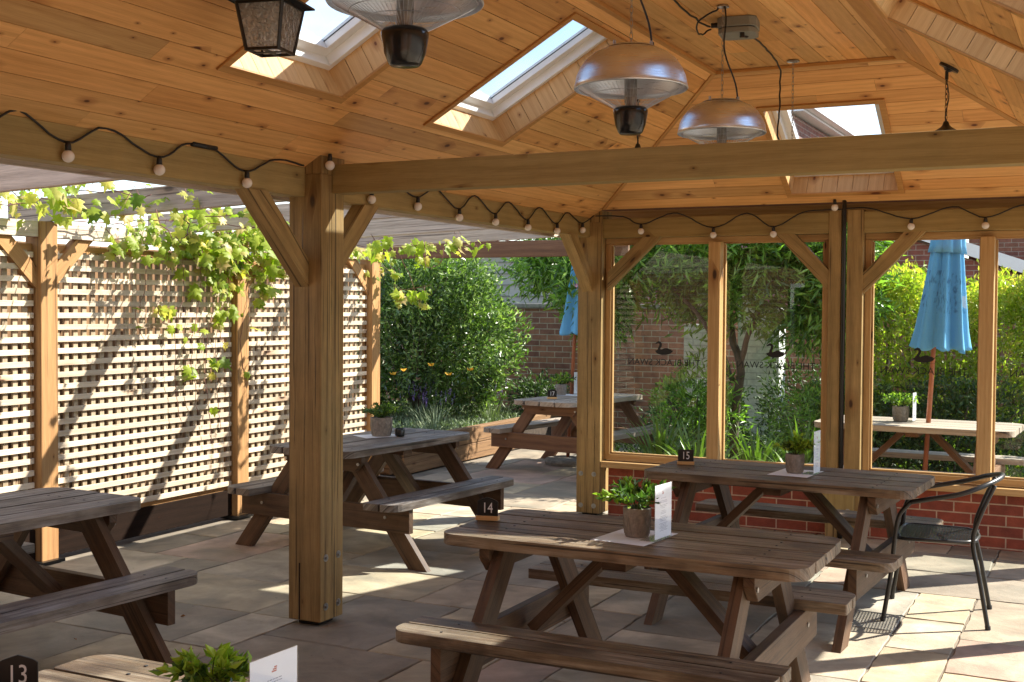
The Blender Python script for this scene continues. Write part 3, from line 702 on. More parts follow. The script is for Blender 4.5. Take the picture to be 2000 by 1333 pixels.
# glazed wall: window frames with mullions and panes
def window(x0, x1, mull):
    root = empty('window'); root.parent = pav; y = LY+.115
    zb, zt = .435, 2.176
    mb = MB(); w_ = .045
    mb.bar((x0, y, zb+.03), (x1, y, zb+.03), .07, .045); mb.bar((x0, y, zt-.02), (x1, y, zt-.02), .07, .04)
    for x in (x0+w_/2, x1-w_/2): mb.box((x, y, (zb+zt)/2), (w_, .07, zt-zb-.085), None, 'z')
    for xm in mull: mb.box((xm, y-.045, (zb+zt)/2), (.09, .15, zt-zb-.085), None, 'z')
    mb.build('window_frame', M['frame'], root, bevel=.003)
    edges = [x0+w_]+[e for xm in mull for e in (xm-.045, xm+.045)]+[x1-w_]
    for a, b in zip(edges[::2], edges[1::2]):
        mb = MB(); mb.box(((a+b)/2, y+.018, (zb+zt)/2), (b-a, .005, zt-zb-.08)); mb.build('pane', M['glass'], root)
        mb = MB(); t = .014
        mb.bar((a, y-.004, zb+.06), (b, y-.004, zb+.06), .03, t); mb.bar((a, y-.004, zt-.046), (b, y-.004, zt-.046), .03, t)
        for x in (a+t/2, b-t/2): mb.box((x, y-.004, (zb+zt)/2), (t, .03, zt-zb-.12), None, 'z')
        mb.build('glazing_bead', M['frame'], root, bevel=.002)
    return root
w1 = window(.002, 1.743, [.905]); w2 = window(1.986, PW-.002, [2.803])
# white PVC weather strip seen through window 2
for x0, x1 in ((0.002, 1.744), (1.985, PW-.002)):
    mb = MB(); mb.box(((x0+x1)/2, LY+.083, .41), (x1-x0, .155, .048)); mb.build('window_sill', M['frame'], pav, bevel=.004)
    mb = MB(); nrow = 5
    ox = .094
    for (a, b) in ((x0+.03, x1-.0),):
        pts = [(a, LY+.10, 0), (b, LY+.10, 0), (b, LY+.10, .386), (a, LY+.10, .386)]
        uvs = [(p[0]+ox, p[2]-.386+.375) for p in pts]; mb.poly(pts, uvs)
        bk = [(p[0], LY+.155, p[2]) for p in pts]; mb.poly(bk[::-1], uvs[::-1])
        for i in range(4):
            j = (i+1) % 4; mb.poly([pts[j], pts[i], bk[i], bk[j]], [(0, 0), (.01, 0), (.01, .05), (0, .05)])
    mb.build('dwarf_brick_wall', M['brick'], pav)
# window decals: swan and shop lettering, read from outside
SWAN = [(-.052, .004), (-.046, -.006), (-.034, -.014), (-.010, -.019), (.018, -.018), (.040, -.011), (.052, -.001), (.060, .010), (.046, .006), (.048, .013), (.034, .014), (.022, .020), (.004, .019), (-.012, .012),
        (-.018, .010), (-.020, .018), (-.013, .030), (-.011, .044), (-.018, .055), (-.030, .060), (-.041, .055), (-.050, .046), (-.049, .0425), (-.040, .044), (-.031, .047), (-.0255, .043), (-.0265, .034), (-.034, .020), (-.036, .010)]
def decal(x, z, swan_only_x=0, y=LY+.128, par=None, k=1.0):
    mb = MB(); k = 1.35; P = [Vector((x+px*k, y, z+pz*k)) for px, pz in SWAN]
    from mathutils.geometry import tessellate_polygon
    tri = tessellate_polygon([[Vector((q.x, q.z, 0)) for q in P]])
    me = bpy.data.meshes.new('swan_emblem'); me.from_pydata([tuple(p) for p in P], [], [tuple(t) for t in tri]); me.materials.append(M['ink'])
    o = bpy.data.objects.new('swan_emblem', me); col.objects.link(o); o.parent = par
    mb = MB(); mb.bar((x-.09, y, z-.030), (x+.08, y, z-.030), .0005, .002); mb.build('emblem_line', M['ink'], par)
    text_mesh('window_lettering', 'THE BLACK SWAN', .07, M['ink'], frame4((x, y, z-.085), (-1, 0, 0), (0, 0, 1)), par, .0003)
decal(.47, 1.30, par=w1); decal(1.34, 1.30, par=w1); decal(2.385, 1.29, par=w2); decal(3.24, 1.29, par=w2)

# ================================================================== FENCE + PERGOLA
per = empty('pergola_fence', (-2.46, 0, 0), 0, 'tall lattice fence with square posts carrying grey pergola rafters and climbing leaves', 'pergola')
def PB(): return MB()
def pbuild(mb, name, mat, **k):
    mb.v = [(x+2.46, y, z) for x, y, z in mb.v]; return mb.build(name, mat, per, **k)
FX = -2.46
FP = [-3.32, -1.46, .46, 2.34, 4.20]
for i, y in enumerate(FP):
    mb = MB(); mb.box((FX, y, 1.085), (.135, .135, 2.13), None, 'z'); pbuild(mb, 'fence_post', M['fence'], bevel=.005)
    mb = MB(); mb.box((FX+.01, y, .012), (.18, .18, .02)); pbuild(mb, 'post_shoe', M['black'])
for a, b in zip(FP, FP[1:]):
    mb = MB(); mb.bar((FX+.02, a+.069, 2.1), (FX+.02, b-.069, 2.1), .06, .1); pbuild(mb, 'top_rail', M['greywood'], bevel=.004)
    for y, s in ((a+.068, 1), (b-.068, -1)):
        o = brace((FX+.0, y, 1.80), (FX+.0, y+s*.26, 2.05), .06, .1, per, 'fence'); o.location = (2.46, 0, 0)
    mb = MB(); mb.bar((FX-.03, a+.069, 1.985), (FX-.03, b-.069, 1.985), .04, .05); mb.bar((FX-.03, a+.069, .235), (FX-.03, b-.069, .235), .04, .04)
    for y in (a+.085, b-.085): mb.box((FX-.03, y, 1.11), (.04, .03, 1.70), None, 'z')
    pbuild(mb, 'panel_frame', M['fence'])
    mb = MB(); ya, yb = a+.09, b-.09; z = .275
    while z < 1.96: mb.box((FX+.012, (a+b)/2, z), (.014, yb-ya+.02, .035), None, 'y', rnd=random.random()); z += .0757
    pbuild(mb, 'lattice_slats', M['lattice'], bevel=.0015)
    mb = MB(); y = ya+.03
    while y < yb: mb.box((FX-.004, y, 1.11), (.016, .036, 1.72), None, 'z'); y += .0757
    pbuild(mb, 'lattice_uprights', M['upright'])
    mb = MB(); mb.box((FX+.0, (a+b)/2, .125), (.03, b-a-.14, .19), None, 'y'); g = pbuild(mb, 'gravel_board', M['darkboard'], bevel=.003)
rafter_ys = [-4.5, -3.25, -2.0, -.75, .5, 1.75, 3.0, 4.15]
for y in rafter_ys:
    mb = MB(); mb.bar((-2.78, y, 2.215), (-.445, y, 2.30), .045, .15); pbuild(mb, 'rafter', M['greywood'], bevel=.004)
mb = MB(); mb.bar((-2.85, 4.95, 2.17), (-.25, 4.95, 2.17), .05, .15); pbuild(mb, 'end_rafter', M['t_red'], bevel=.004)
mb = MB(); mb.bar((-.42, YF, 2.27), (-.42, 5.0, 2.27), .04, .15); pbuild(mb, 'ledger_board', M['greywood'], bevel=.004)
# board fence behind the lattice
bf = empty('board_fence', (-3.1, 0, 0), 0, 'brown close boarded fence standing behind the lattice', 'fence')
mb = MB(); y = -6.
while y < 4.9: mb.box((0, y, 1.03), (.02, .145, 2.06), None, 'z'); y += .15
mb.build('fence_boards', M['sleeper'], bf)

# ================================================================== PICNIC TABLES
def rounded_end_plank(x0, x1, y0, y1, side, r):
    """plank outline in x-y with its outer corners (on side -1/+1 of y) rounded at both ends; side 0: tiny rounding"""
    P = []
    def arc(cx, cy, rx, a0, a1, n=6): return [(cx+rx*math.cos(a0+(a1-a0)*k/n), cy+rx*math.sin(a0+(a1-a0)*k/n)) for k in range(n+1)]
    rl = r if side < 0 else .008; rh = r if side > 0 else .008
    P += arc(x0+rl, y0+rl, rl, math.pi, 1.5*math.pi); P += arc(x1-rl, y0+rl, rl, 1.5*math.pi, 2*math.pi)
    P += arc(x1-rh, y1-rh, rh, 0, .5*math.pi); P += arc(x0+rh, y1-rh, rh, .5*math.pi, math.pi)
    return P
def picnic_table(loc, rz, label, top='t_brown', leg='t_leg', rnd=None, length=1.47, tw=.69, group='picnic tables', seed=0, bench_len=None, span=.72, top_z=.73):
    random.seed(100+seed)
    t = empty('picnic_table', loc, rz, label, 'table', group); hl_ = length/2; bl = (bench_len or length-.02)/2
    mb = MB(); n = 4; gp = .017; pw = (tw-(n-1)*gp)/n
    for k in range(n):
        y0 = -tw/2+k*(pw+gp); s = -1 if k == 0 else (1 if k == n-1 else 0)
        mb.prism(rounded_end_plank(-hl_+random.uniform(0, .006), hl_-random.uniform(0, .006), y0, y0+pw, s, rnd or (.075 if top == 't_brown' else .11)), top_z-.045, top_z+random.uniform(-.0012, .0012))
    fx = length/2-.25; mb.cur = 1
    for e in (-1, 1):
        for k in range(4):
            for q in (.28, .72): mb.box((e*(fx+.046)+random.uniform(-.006, .006), -tw/2+k*(pw+gp)+pw*q, top_z+.0006), (.009, .009, .0026))
    mb.build('tabletop', [M[top], M['black']], t, bevel=.006)
    for sd in (-1, 1):
        mb = MB(); bw = .118
        for k in range(2):
            ya = sd*(span-k*(bw+.012)); yb_ = ya-sd*bw; s = sd if k == 0 else 0
            mb.prism(rounded_end_plank(-bl+random.uniform(0, .01), bl-random.uniform(0, .01), min(ya, yb_), max(ya, yb_), s, .075 if top == 't_brown' else .10), .387, .432+random.uniform(-.001, .001))
        mb.cur = 1
        for e in (-1, 1):
            for k in range(2): mb.box((e*(fx+.046)+random.uniform(-.006, .006), sd*(span-.06-k*.13), .4330), (.009, .009, .0026))
        mb.build('bench_seat', [M[top], M['black']], t, bevel=.006)
    fx = length/2-.25
    for e in (-1, 1):
        for sd in (-1, 1):
            mb = MB(); p0 = Vector((e*fx, sd*.20, top_z-.046)); p1 = Vector((e*fx, sd*(span+.015), 0)); d = p1-p0; hw = .056
            # leg with level foot and head
            h = hw/ (abs(d.z)/d.length)
            A = [Vector((0, p1.y-h, 0)), Vector((0, p1.y+h, 0)), Vector((0, p0.y+h, p0.z)), Vector((0, p0.y-h, p0.z))]
            o = random.uniform(0, 30); rn = random.random(); ln = d.length
            uvs = [(o, o), (o, o+.1), (o+ln, o+.1), (o+ln, o)]
            F_ = [v+Vector((e*fx-.022, 0, 0)) for v in A]; G_ = [v+Vector((e*fx+.022, 0, 0)) for v in A]
            mb.poly(F_[::-1], uvs[::-1], rn); mb.poly(G_, uvs, rn)
            for i in range(4):
                j = (i+1) % 4; q = [(o, o+.2), (o, o+.25), (o+ln, o+.25), (o+ln, o+.2)] if i in (1, 3) else [(o, o)]*4
                PP = [F_[i], F_[j], G_[j], G_[i]]
                if i == 1: q = [(o, o+.2), (o+ln, o+.2), (o+ln, o+.25), (o, o+.25)]
                if i == 3: q = [(o+ln, o+.2), (o, o+.2), (o, o+.25), (o+ln, o+.25)]
                mb.poly(PP, q, rn)
            mb.build('leg', M[leg], t, bevel=.004)
        xo = e*(fx+.046)
        mb = MB(); Mx = frame4((xo-.0215, 0, 0), (0, 1, 0), (0, 0, 1))
        mb.prism([(-.325, top_z-.05), (-.325, top_z-.085), (-.27, top_z-.145), (.27, top_z-.145), (.325, top_z-.085), (.325, top_z-.05)][::1], 0, .043, Mx); mb.build('top_bearer', M[leg], t, bevel=.003)
        mb = MB(); mb.prism([(-span+.02, .232), (span-.02, .232), (span-.02, .386), (-span+.02, .386)], 0, .043, Mx); b = mb.build('bench_bearer', M[leg], t, bevel=.003)
        mb = MB()
        for yy, zz in ((.30, top_z-.095), (-.30, top_z-.095), (.515, .32), (-.515, .32)):
            mb.tube([(xo+e*.021, yy, zz), (xo+e*.028, yy, zz)], .010, 8)
        mb.build('bolts', M['zinc'], t)
        mb = MB(); mb.bar((e*(fx-.03), 0, .31), (e*.11, 0, top_z-.07), .045, .112, (0, 1, 0)); mb.build('diagonal_brace', M[leg], t, bevel=.003)
    mb = MB(); mb.bar((0, -.28, top_z-.067), (0, .28, top_z-.067), .095, .043); mb.build('centre_batten', M[leg], t)
    random.seed(seed+500)
    return t
picnic_table((1.90, -.50, 0), R(0), 'brown picnic table in the middle carrying the plaque numbered 14', seed=1)
picnic_table((1.975, 1.62, 0), R(-3), 'brown picnic table numbered 15 beside the low brick wall and the black chair', seed=2)
picnic_table((1.955, -3.03, 0), R(0), 'brown picnic table numbered 13, only its rounded corner showing at the bottom', seed=3)
picnic_table((-.93, 1.93, 0), R(85), 'grey topped picnic table half hidden behind the big square post', top='t_grey', seed=4)
picnic_table((-.84, -1.44, 0), R(85), 'dark grey picnic table cut off at the left, nearest the lattice fence', top='t_grey', seed=5)
picnic_table((-1.24, 6.2, 0), R(81), 'picnic table numbered 17 outside, beyond the back corner post by the flower bed', top='t_pale', leg='t_red', seed=6, length=1.5)
picnic_table((2.20, 4.98, 0), R(-2), 'pale sunlit picnic table outside the glazed wall with the blue parasol', top='t_pale', leg='t_red', seed=7, length=1.5, tw=.80, span=.78, top_z=.74)

# ---------------- things on the tables
def leaf_quads(pts, dirs, ln, wd, fold=.25, rs=rng):
    """two triangles per leaf folded along the rib; returns verts (n*6,3)"""
    n = len(pts); d = dirs/np.linalg.norm(dirs, axis=1, keepdims=True)
    r = rs.normal(size=(n, 3)); s = np.cross(d, r); s /= np.linalg.norm(s, axis=1, keepdims=True)+1e-9; u = np.cross(s, d)
    ln = np.broadcast_to(np.asarray(ln), (n,))[:, None]; wd = np.broadcast_to(np.asarray(wd), (n,))[:, None]
    base = pts; tip = pts+d*ln; m1 = pts+d*ln*.45+s*wd*.5+u*wd*fold; m2 = pts+d*ln*.45-s*wd*.5+u*wd*fold
    v = np.stack([base, m1, tip, base, tip, m2], axis=1).reshape(-1, 3)
    return v
def leaf_obj(name, pts, dirs, ln, wd, mat, parent=None, rnd=None, fold=.25):
    v = leaf_quads(np.asarray(pts, float), np.asarray(dirs, float), ln, wd, fold); n = len(pts)
    rr = rng.random(n) if rnd is None else rnd
    return mesh_np(name, v, None, 3, np.repeat(rr, 2), mat, parent)

def potted_plant(loc, label, h=.11, r=.052, spread=.12, nst=26, bright=.4, lw=(.036, .017), seed=0, top=.13):
    rs = np.random.default_rng(seed); t = empty('potted_plant', loc, 0, label, 'potted plant', 'pot plants on the tables')
    mb = MB(); pr = [(.001, 0), (r*.80, 0), (r*.86, .006), (r*.97, h*.55), (r, h*.97), (r*.97, h), (r*.88, h), (r*.86, h*.86), (.001, h*.84)]
    mb.lathe(pr, 28); mb.build('pot', M['pot'], t, smooth=True)
    mb = MB()
    for k in range(10):
        a0 = 2*math.pi*k/10
        for s in (-1, 1):
            mb.tube([(r*(.86+.11*(z/.55))*1.012*math.cos(a0+s*a), r*(.86+.11*(z/.55))*1.012*math.sin(a0+s*a), h*z) for z, a in ((.1, .26), (.4, .12), (.75, 0))], .0012, 4)
    mb.build('pot_relief', M['cloth_trim'], t)
    P, D, S = [], [], []; mb = MB()
    for i in range(nst):
        a = rs.uniform(0, 2*math.pi); sp = spread*rs.uniform(.15, 1)**.7; hh = top*rs.uniform(.45, 1)*(1.1-.6*sp/spread)
        p0 = np.array([0, 0, h*.8]); p2 = np.array([sp*math.cos(a), sp*math.sin(a), h+hh]); p1 = (p0+p2)/2+np.array([0, 0, .04])
        pts = [(1-t_)**2*p0+2*t_*(1-t_)*p1+t_*t_*p2 for t_ in np.linspace(0, 1, 8)]
        mb.tube([tuple(p) for p in pts], .0011, 4)
        for k in range(2, 8):
            for s in range(3):
                dd = (pts[k]-pts[k-1]); dd /= np.linalg.norm(dd)+1e-9
                P.append(pts[k]); D.append(dd*.7+rs.normal(size=3)*.6+np.array([0, 0, .15])); S.append(lw[0]*rs.uniform(.6, 1.1))
    mb.build('stems', M['leaf_dark'], t)
    S = np.array(S); rr = rs.random(len(P)); nb = int(len(P)*bright)
    leaf_obj('leaves', P[nb:], D[nb:], S[nb:], S[nb:]*lw[1]/lw[0], M['leaf_pot'], t, rr[nb:])
    if nb: leaf_obj('bright_leaves', P[:nb], D[:nb], S[:nb], S[:nb]*lw[1]/lw[0], M['leaf_potbright'], t, rr[:nb])
    return t
potted_plant((1.90, -.535, .733), 'green leafy plant in a patterned grey pot on table 14', r=.056, h=.115, spread=.15, seed=1, nst=30, bright=.3)
potted_plant((2.015, 1.62, .733), 'yellow green plant in a small grey pot on table 15', r=.052, h=.105, spread=.11, seed=2, bright=.6, top=.12)
potted_plant((-.98, 2.09, .733), 'fine leaved plant in a wide pale pot on the grey table behind the big post', r=.078, h=.13, spread=.16, seed=3, nst=60, bright=.15, lw=(.028, .009), top=.11)
potted_plant((1.90, -3.05, .733), 'bright green plant beside the tilted menu card on table 13', r=.05, h=.095, spread=.10, seed=4, bright=.75, lw=(.036, .016), top=.10, nst=20)
potted_plant((-1.52, 6.35, .733), 'small green plant outside on table 17 by the back post', r=.06, h=.11, spread=.14, seed=5)
potted_plant((2.06, 5.02, .743), 'light green plant in a small grey pot outside under the parasol', r=.065, h=.12, spread=.15, seed=6, nst=44, bright=.5, lw=(.03, .014))
def sheet(x, y, z, rz, w_, d_, label):
    mb = MB(); mb.box((0, 0, 0), (w_, d_, .0008)); o = mb.build('paper_mat', M['paper']); o.location = (x, y, z); o.rotation_euler = (0, 0, rz)
    tag(o, label, 'paper mat', 'paper mats on the tables')
sheet(1.895, -.545, .7322, R(-6), .23, .31, 'white paper sheet under the pot and menu card on table 14')
sheet(2.02, 1.62, .7322, R(-5), .22, .30, 'white paper sheet beneath the yellow green plant on the table by the brick wall')
sheet(-1.0, 2.08, .7322, R(60), .29, .21, 'white paper sheet under the pot on the grey table behind the big post')
sheet(-1.42, 6.4, .7322, R(10), .28, .22, 'white paper sheet outside on table 17')
def card(loc, rz, label, h=.225, w_=.11, tilt=0, lines=True):
    t = empty('menu_card', loc, rz, label, 'menu card', 'menu cards in clear stands'); t.rotation_euler = (tilt, 0, rz)
    mb = MB(); mb.box((0, 0, h/2+.004), (w_, .004, h)); mb.box((0, .03, .002), (w_, .07, .003)); mb.build('clear_stand', M['acrylic'], t)
    mb = MB(); mb.box((0, 0, h/2+.005), (w_-.004, .0012, h-.006)); mb.build('card', M['paper'], t)
    rs = random.Random(int(loc[0]*100)); mb = MB()
    for sd in (-1, 1):
        y = sd*.0009; 
        mb2 = MB()
        for q in range(3): mb2.box((rs.uniform(-.006, .006), y, h*.84+q*.004), (.014-.003*q, .0004, .003))
        mb2.build('red_emblem', M['redink'], t)
        z = h*.76
        while z > h*.16:
            wl = rs.uniform(.03, .075); x = -wl/2
            while x < wl/2:
                q = rs.uniform(.003, .010); mb.box((x+q/2, y, z), (q, .0003, .0014)); x += q+.0022
            z -= rs.choice((.0055, .0055, .011))
    mb.build('print', M['greyink'], t)
card((2.015, -.555, .7335), R(84), 'tall menu card in a clear stand next to the pot on table 14', h=.215, w_=.15)
card((2.135, 1.62, .7335), R(84), 'narrow menu card in a clear stand next to the pot on table 15', h=.235, w_=.11)
card((2.075, -3.065, .7335), R(87), 'large tilted menu card at the bottom edge beside the bright plant', h=.20, w_=.146)
card((2.165, 5.02, .7435), R(84), 'white menu card beside the parasol pole outside', h=.23, w_=.11)
card((-1.40, 6.5, .7335), R(70), 'white menu card outside on table 17', h=.23, w_=.11)
def plaque(loc, rz, s, label, cat='table number'):
    t = empty('table_number', loc, rz, label, cat, 'table number plaques')
    mb = MB(); mb.box((0, 0, .009), (.098, .036, .018)); mb.build('wooden_foot', M['pine_pale'], t, bevel=.002)
    P = [(-.045, .018), (.045, .018), (.045, .078), (.034, .086), (.018, .0915), (0, .097), (-.018, .0915), (-.034, .086), (-.045, .078)]
    if s == '15': P = [(-.045, .018), (.045, .018), (.045, .086), (-.045, .086)]
    mb = MB(); mb.prism(P, -.003, .003, frame4((0, 0, 0), (1, 0, 0), (0, 0, 1), (0, -1, 0))); mb.build('blackboard', M['black'], t, bevel=.001)
    text_mesh('numerals', s, .062, M['chalk'], frame4((0, -.0034, .050), (.72, 0, 0), (0, 0, 1)) @ Matrix.Diagonal((.78, 1, 1, 1)), t, .0003)
plaque((1.215, -.50, .733), R(14), '14', 'black plaque reading 14 at the left end of the middle table')
plaque((1.375, 1.66, .733), R(17), '15', 'black plaque reading 15 on the table beside the glazed wall')
plaque((1.335, -3.05, .733), R(35), '13', 'black plaque with white 13 at the bottom left corner')
plaque((-1.37, 5.80, .733), R(20), '17', 'small black plaque with white 17 outside')
mb = MB(); mb.lathe([(.001, 0), (.032, 0), (.034, .01), (.034, .045), (.03, .055), (.03, .05), (.001, .02)], 20); o = mb.build('ashtray', M['black'], smooth=True); o.location = (-.86, 2.14, .733)
tag(o, 'small round black ashtray behind the pot on the grey table', 'ashtray')

# ================================================================== BLACK CHAIR
def chair():
    t = empty('metal_chair', (2.765, 1.79, 0), R(4), 'black tubular metal armchair with perforated seat at the end of table 15', 'chair')
    # local: back towards +x, front towards -x ; seat 0.44
    T = .012
    def bez(P, n=14):
        P = [Vector(p) for p in P]; out = []
        for i in range(len(P)-1):
            a = P[max(i-1, 0)]; b = P[i]; c = P[i+1]; d = P[min(i+2, len(P)-1)]
            for k in range(n):
                s = k/n; out.append(.5*((2*b)+(-a+c)*s+(2*a-5*b+4*c-d)*s*s+(-a+3*b-3*c+d)*s**3))
        out.append(P[-1]); return out
    for sd in (-1, 1):
        mb = MB(); mb.tube(bez([(-.27, sd*.265, 0), (-.235, sd*.25, .24), (-.215, sd*.245, .45), (-.195, sd*.245, .56), (-.14, sd*.25, .632)], 8), T, 12); l = mb.build('front_leg', M['black'], t, smooth=True)
        mb = MB(); mb.tube(bez([(.245, sd*.235, 0), (.20, sd*.215, .25), (.165, sd*.20, .44), (.20, sd*.20, .58), (.265, sd*.175, .735)], 8), T, 12); mb.build('rear_leg', M['black'], t, smooth=True)
        mb = MB(); mb.tube([(-.27, sd*.265, -.0), (-.268, sd*.264, .018)], .0145, 12); mb.tube([(.245, sd*.235, 0), (.243, sd*.234, .018)], .0145, 12); mb.build('foot_cap', M['rubber'], t)
    mb = MB()
    mb.tube(bez([(-.14, -.25, .632), (-.05, -.262, .655), (.10, -.26, .69), (.22, -.20, .735), (.285, -.09, .76), (.30, 0, .766), (.285, .09, .76), (.22, .20, .735), (.10, .26, .69), (-.05, .262, .655), (-.14, .25, .632)], 6), T*1.08, 12)
    mb.build('arm_and_back_loop', M['black'], t, smooth=True)
    mb = MB()
    ring = [(-.20, -.21), (-.21, -.10), (-.212, 0), (-.21, .10), (-.20, .21), (-.16, .235), (0, .225), (.13, .205), (.175, .15), (.19, 0), (.175, -.15), (.13, -.205), (0, -.225), (-.16, -.235), (-.20, -.21)]
    mb.tube([(x, y, .435) for x, y in ring], .010, 10); mb.build('seat_frame', M['black'], t, smooth=True)
    # perforated seat: strips with gaps both ways
    mb = MB(); n = 26
    for i in range(n):
        x = -.20+.385*i/(n-1); hy = .222-.02*max(0, x)/.19
        mb.box((x, 0, .437), (.006, 2*hy, .0016))
    for j in range(26):
        y = -.215+.43*j/25; mb.box((-.008, y, .4385), (.385, .006, .0016))
    mb.build('perforated_seat', M['black'], t)
chair()

# ================================================================== HANGING HEATERS
def chain(mb, p0, p1, r=.0045, wire=.0011, ln=.018):
    p0, p1 = Vector(p0), Vector(p1); L0 = (p1-p0).length; n = max(2, int(L0/ln)); d = (p1-p0).normalized(); a = d.orthogonal().normalized(); b = d.cross(a)
    for k in range(n):
        c = p0+(p1-p0)*((k+.5)/n); s = a if k % 2 else b; hl_ = L0/n*.68
        mb.tube([c+d*hl_*math.cos(q)+s*r*math.sin(q) for q in [i*math.pi/4 for i in range(9)]], wire, 4, cap=False)
def heater(x, y, label, z=2.47, ztop=ZF):
    t = empty('patio_heater', (x, y, z), 0, label, 'heater', 'steel dome heaters hanging from the ceiling'); r = .215
    prof = [(r, -.0), (r+.003, .004), (r-.002, .022), (r*.965, .05), (r*.90, .08), (r*.80, .11), (r*.66, .135), (r*.50, .150), (r*.47, .152)]
    mb = MB(); mb.lathe(prof, 48); mb.lathe([(r*.47, .153), (r*.40, .163), (.001, .166)], 48); mb.build('steel_shade', M['steel'], t, smooth=True, solid=.002)
    mb = MB(); mb.lathe([(r*.475, .148), (r*.478, .154), (r*.45, .157)], 40); mb.build('seam_ring', M['black'], t, smooth=True)
    # wire guard
    mb = MB(); n = 72
    for k in range(n):
        a = 2*math.pi*k/n; c, s = math.cos(a), math.sin(a)
        mb.tube([(r*.93*c, r*.93*s, .004), (r*.72*c, r*.72*s, -.022), (.062*c, .062*s, -.072)], .0009, 4, cap=False)
    for rr, zz in ((r*.93, .004), (r*.72, -.022), (r*.5, -.043)):
        mb.tube([(rr*math.cos(q), rr*math.sin(q), zz) for q in [i*2*math.pi/40 for i in range(41)]], .0012, 4, cap=False)
    mb.build('wire_guard', M['steel'], t)
    mb = MB(); mb.lathe([(.022, -.07), (.024, -.02), (.024, .06), (.02, .10), (.001, .10)], 20); mb.build('heating_element', M['zinc'], t, smooth=True)
    mb = MB(); mb.lathe([(.001, -.072), (.060, -.070), (.066, -.078), (.066, -.088), (.064, -.10), (.058, -.135), (.047, -.163), (.040, -.170), (.001, -.171)][::-1], 32); mb.build('black_housing', M['gloss_black'], t, smooth=True)
    mb = MB(); zt = ztop-z
    hook = Vector((0, 0, .166))
    for a in (0, 2.09, 4.19): mb.tube([(r*.38*math.cos(a), r*.38*math.sin(a), .160), (r*.38*math.cos(a), r*.38*math.sin(a), .178)], .006, 8)
    chain(mb, (0, 0, .168), (0, 0, zt-.005), .006, .0014, .024); mb.build('chain', M['zinc'], t)
    mb = MB(); mb.lathe([(.03, zt-.012), (.028, zt-.006), (.022, zt-.001)], 16); mb.build('ceiling_hook', M['zinc'], t, solid=.002)
    mb = MB(); px = r*.36; P = []
    for k in range(17):
        q = k/16; zz = .16+(zt-.16)*q
        P.append((px*(1-q)**1.6*math.cos(.6)+.010*math.sin(q*9), px*(1-q)**1.6*math.sin(.6)+.012*math.sin(q*7+1), zz))
    mb.tube(P, .0042, 8); mb.tube([(P[0][0], P[0][1], .155), (P[0][0], P[0][1], .185)], .009, 8); mb.build('cable', M['rubber'], t, smooth=True)
    return t
heater(1.80, -2.13, 'steel dome heater at the very top, cut off by the frame beside the black lantern')
heater(1.90, -.65, 'steel dome heater hanging whole above the middle of the tie beam')
heater(1.815, .83, 'steel dome heater whose lower edge meets the top of the tie beam', z=2.50)
# junction box
jb = empty('junction_box', (1.80, 1.16, ZF), R(8), 'grey plastic junction box fixed to the flat part of the ceiling', 'junction box')
mb = MB()
def octo(w_, d_, c): return [(-w_/2+c, -d_/2), (w_/2-c, -d_/2), (w_/2, -d_/2+c), (w_/2, d_/2-c), (w_/2-c, d_/2), (-w_/2+c, d_/2), (-w_/2, d_/2-c), (-w_/2, -d_/2+c)]
mb.prism(octo(.20, .20, .03), -.052, -.001); mb.build('box_body', M['greybox'], jb, bevel=.004)
mb = MB(); mb.prism(octo(.192, .192, .03), -.085, -.055); mb.build('box_lid', M['greybox'], jb, bevel=.006)
mb = MB(); mb.tube([(-.10, -.04, -.03), (-.135, -.04, -.03)], .013, 10); mb.build('cable_gland', M['black'], jb)
mb = MB(); mb.tube([(.03, -.08, -.085), (.03, -.08, -.11)], .012, 10); mb.build('cable_gland', M['black'], jb)
mb = MB()
def wob(pts, n=6, a=.004, seed=1):
    rs = random.Random(seed); out = []
    P = [Vector(p) for p in pts]
    for i in range(len(P)-1):
        A = P[max(i-1, 0)]; B = P[i]; C = P[i+1]; D = P[min(i+2, len(P)-1)]
        for k in range(n):
            s = k/n; q = .5*((2*B)+(-A+C)*s+(2*A-5*B+4*C-D)*s*s+(-A+3*B-3*C+D)*s**3); out.append(q+Vector((rs.gauss(0, a), rs.gauss(0, a), rs.gauss(0, a))))
    out.append(P[-1]); return out
mb.tube(wob([(1.66, 1.10, 3.10), (1.62, .95, 3.12), (1.64, .6, 3.125), (1.72, .3, 3.125), (1.86, -.55, 3.12), (1.88, -.62, 3.10)], a=.003), .005, 8)
mb.tube(wob([(1.66, 1.12, 3.09), (1.64, 1.0, 3.04), (1.68, .85, 3.07), (1.79, .83, 3.12)], a=.002), .0045, 8)
mb.tube(wob([(1.83, 1.08, 3.03), (1.84, 1.25, 3.06), (1.80, 1.6, 3.10), (1.77, 2.0, 3.10), (1.755, 2.22, 3.06), (1.75, 2.24, 2.85), (1.74, 2.24, 2.68), (1.79, 2.26, 2.59)], a=.002), .0052, 8)
o = mb.build('cable', M['rubber'], smooth=True); tag(o, 'black flex running from the grey junction box along the flat ceiling to the heaters', 'cable')

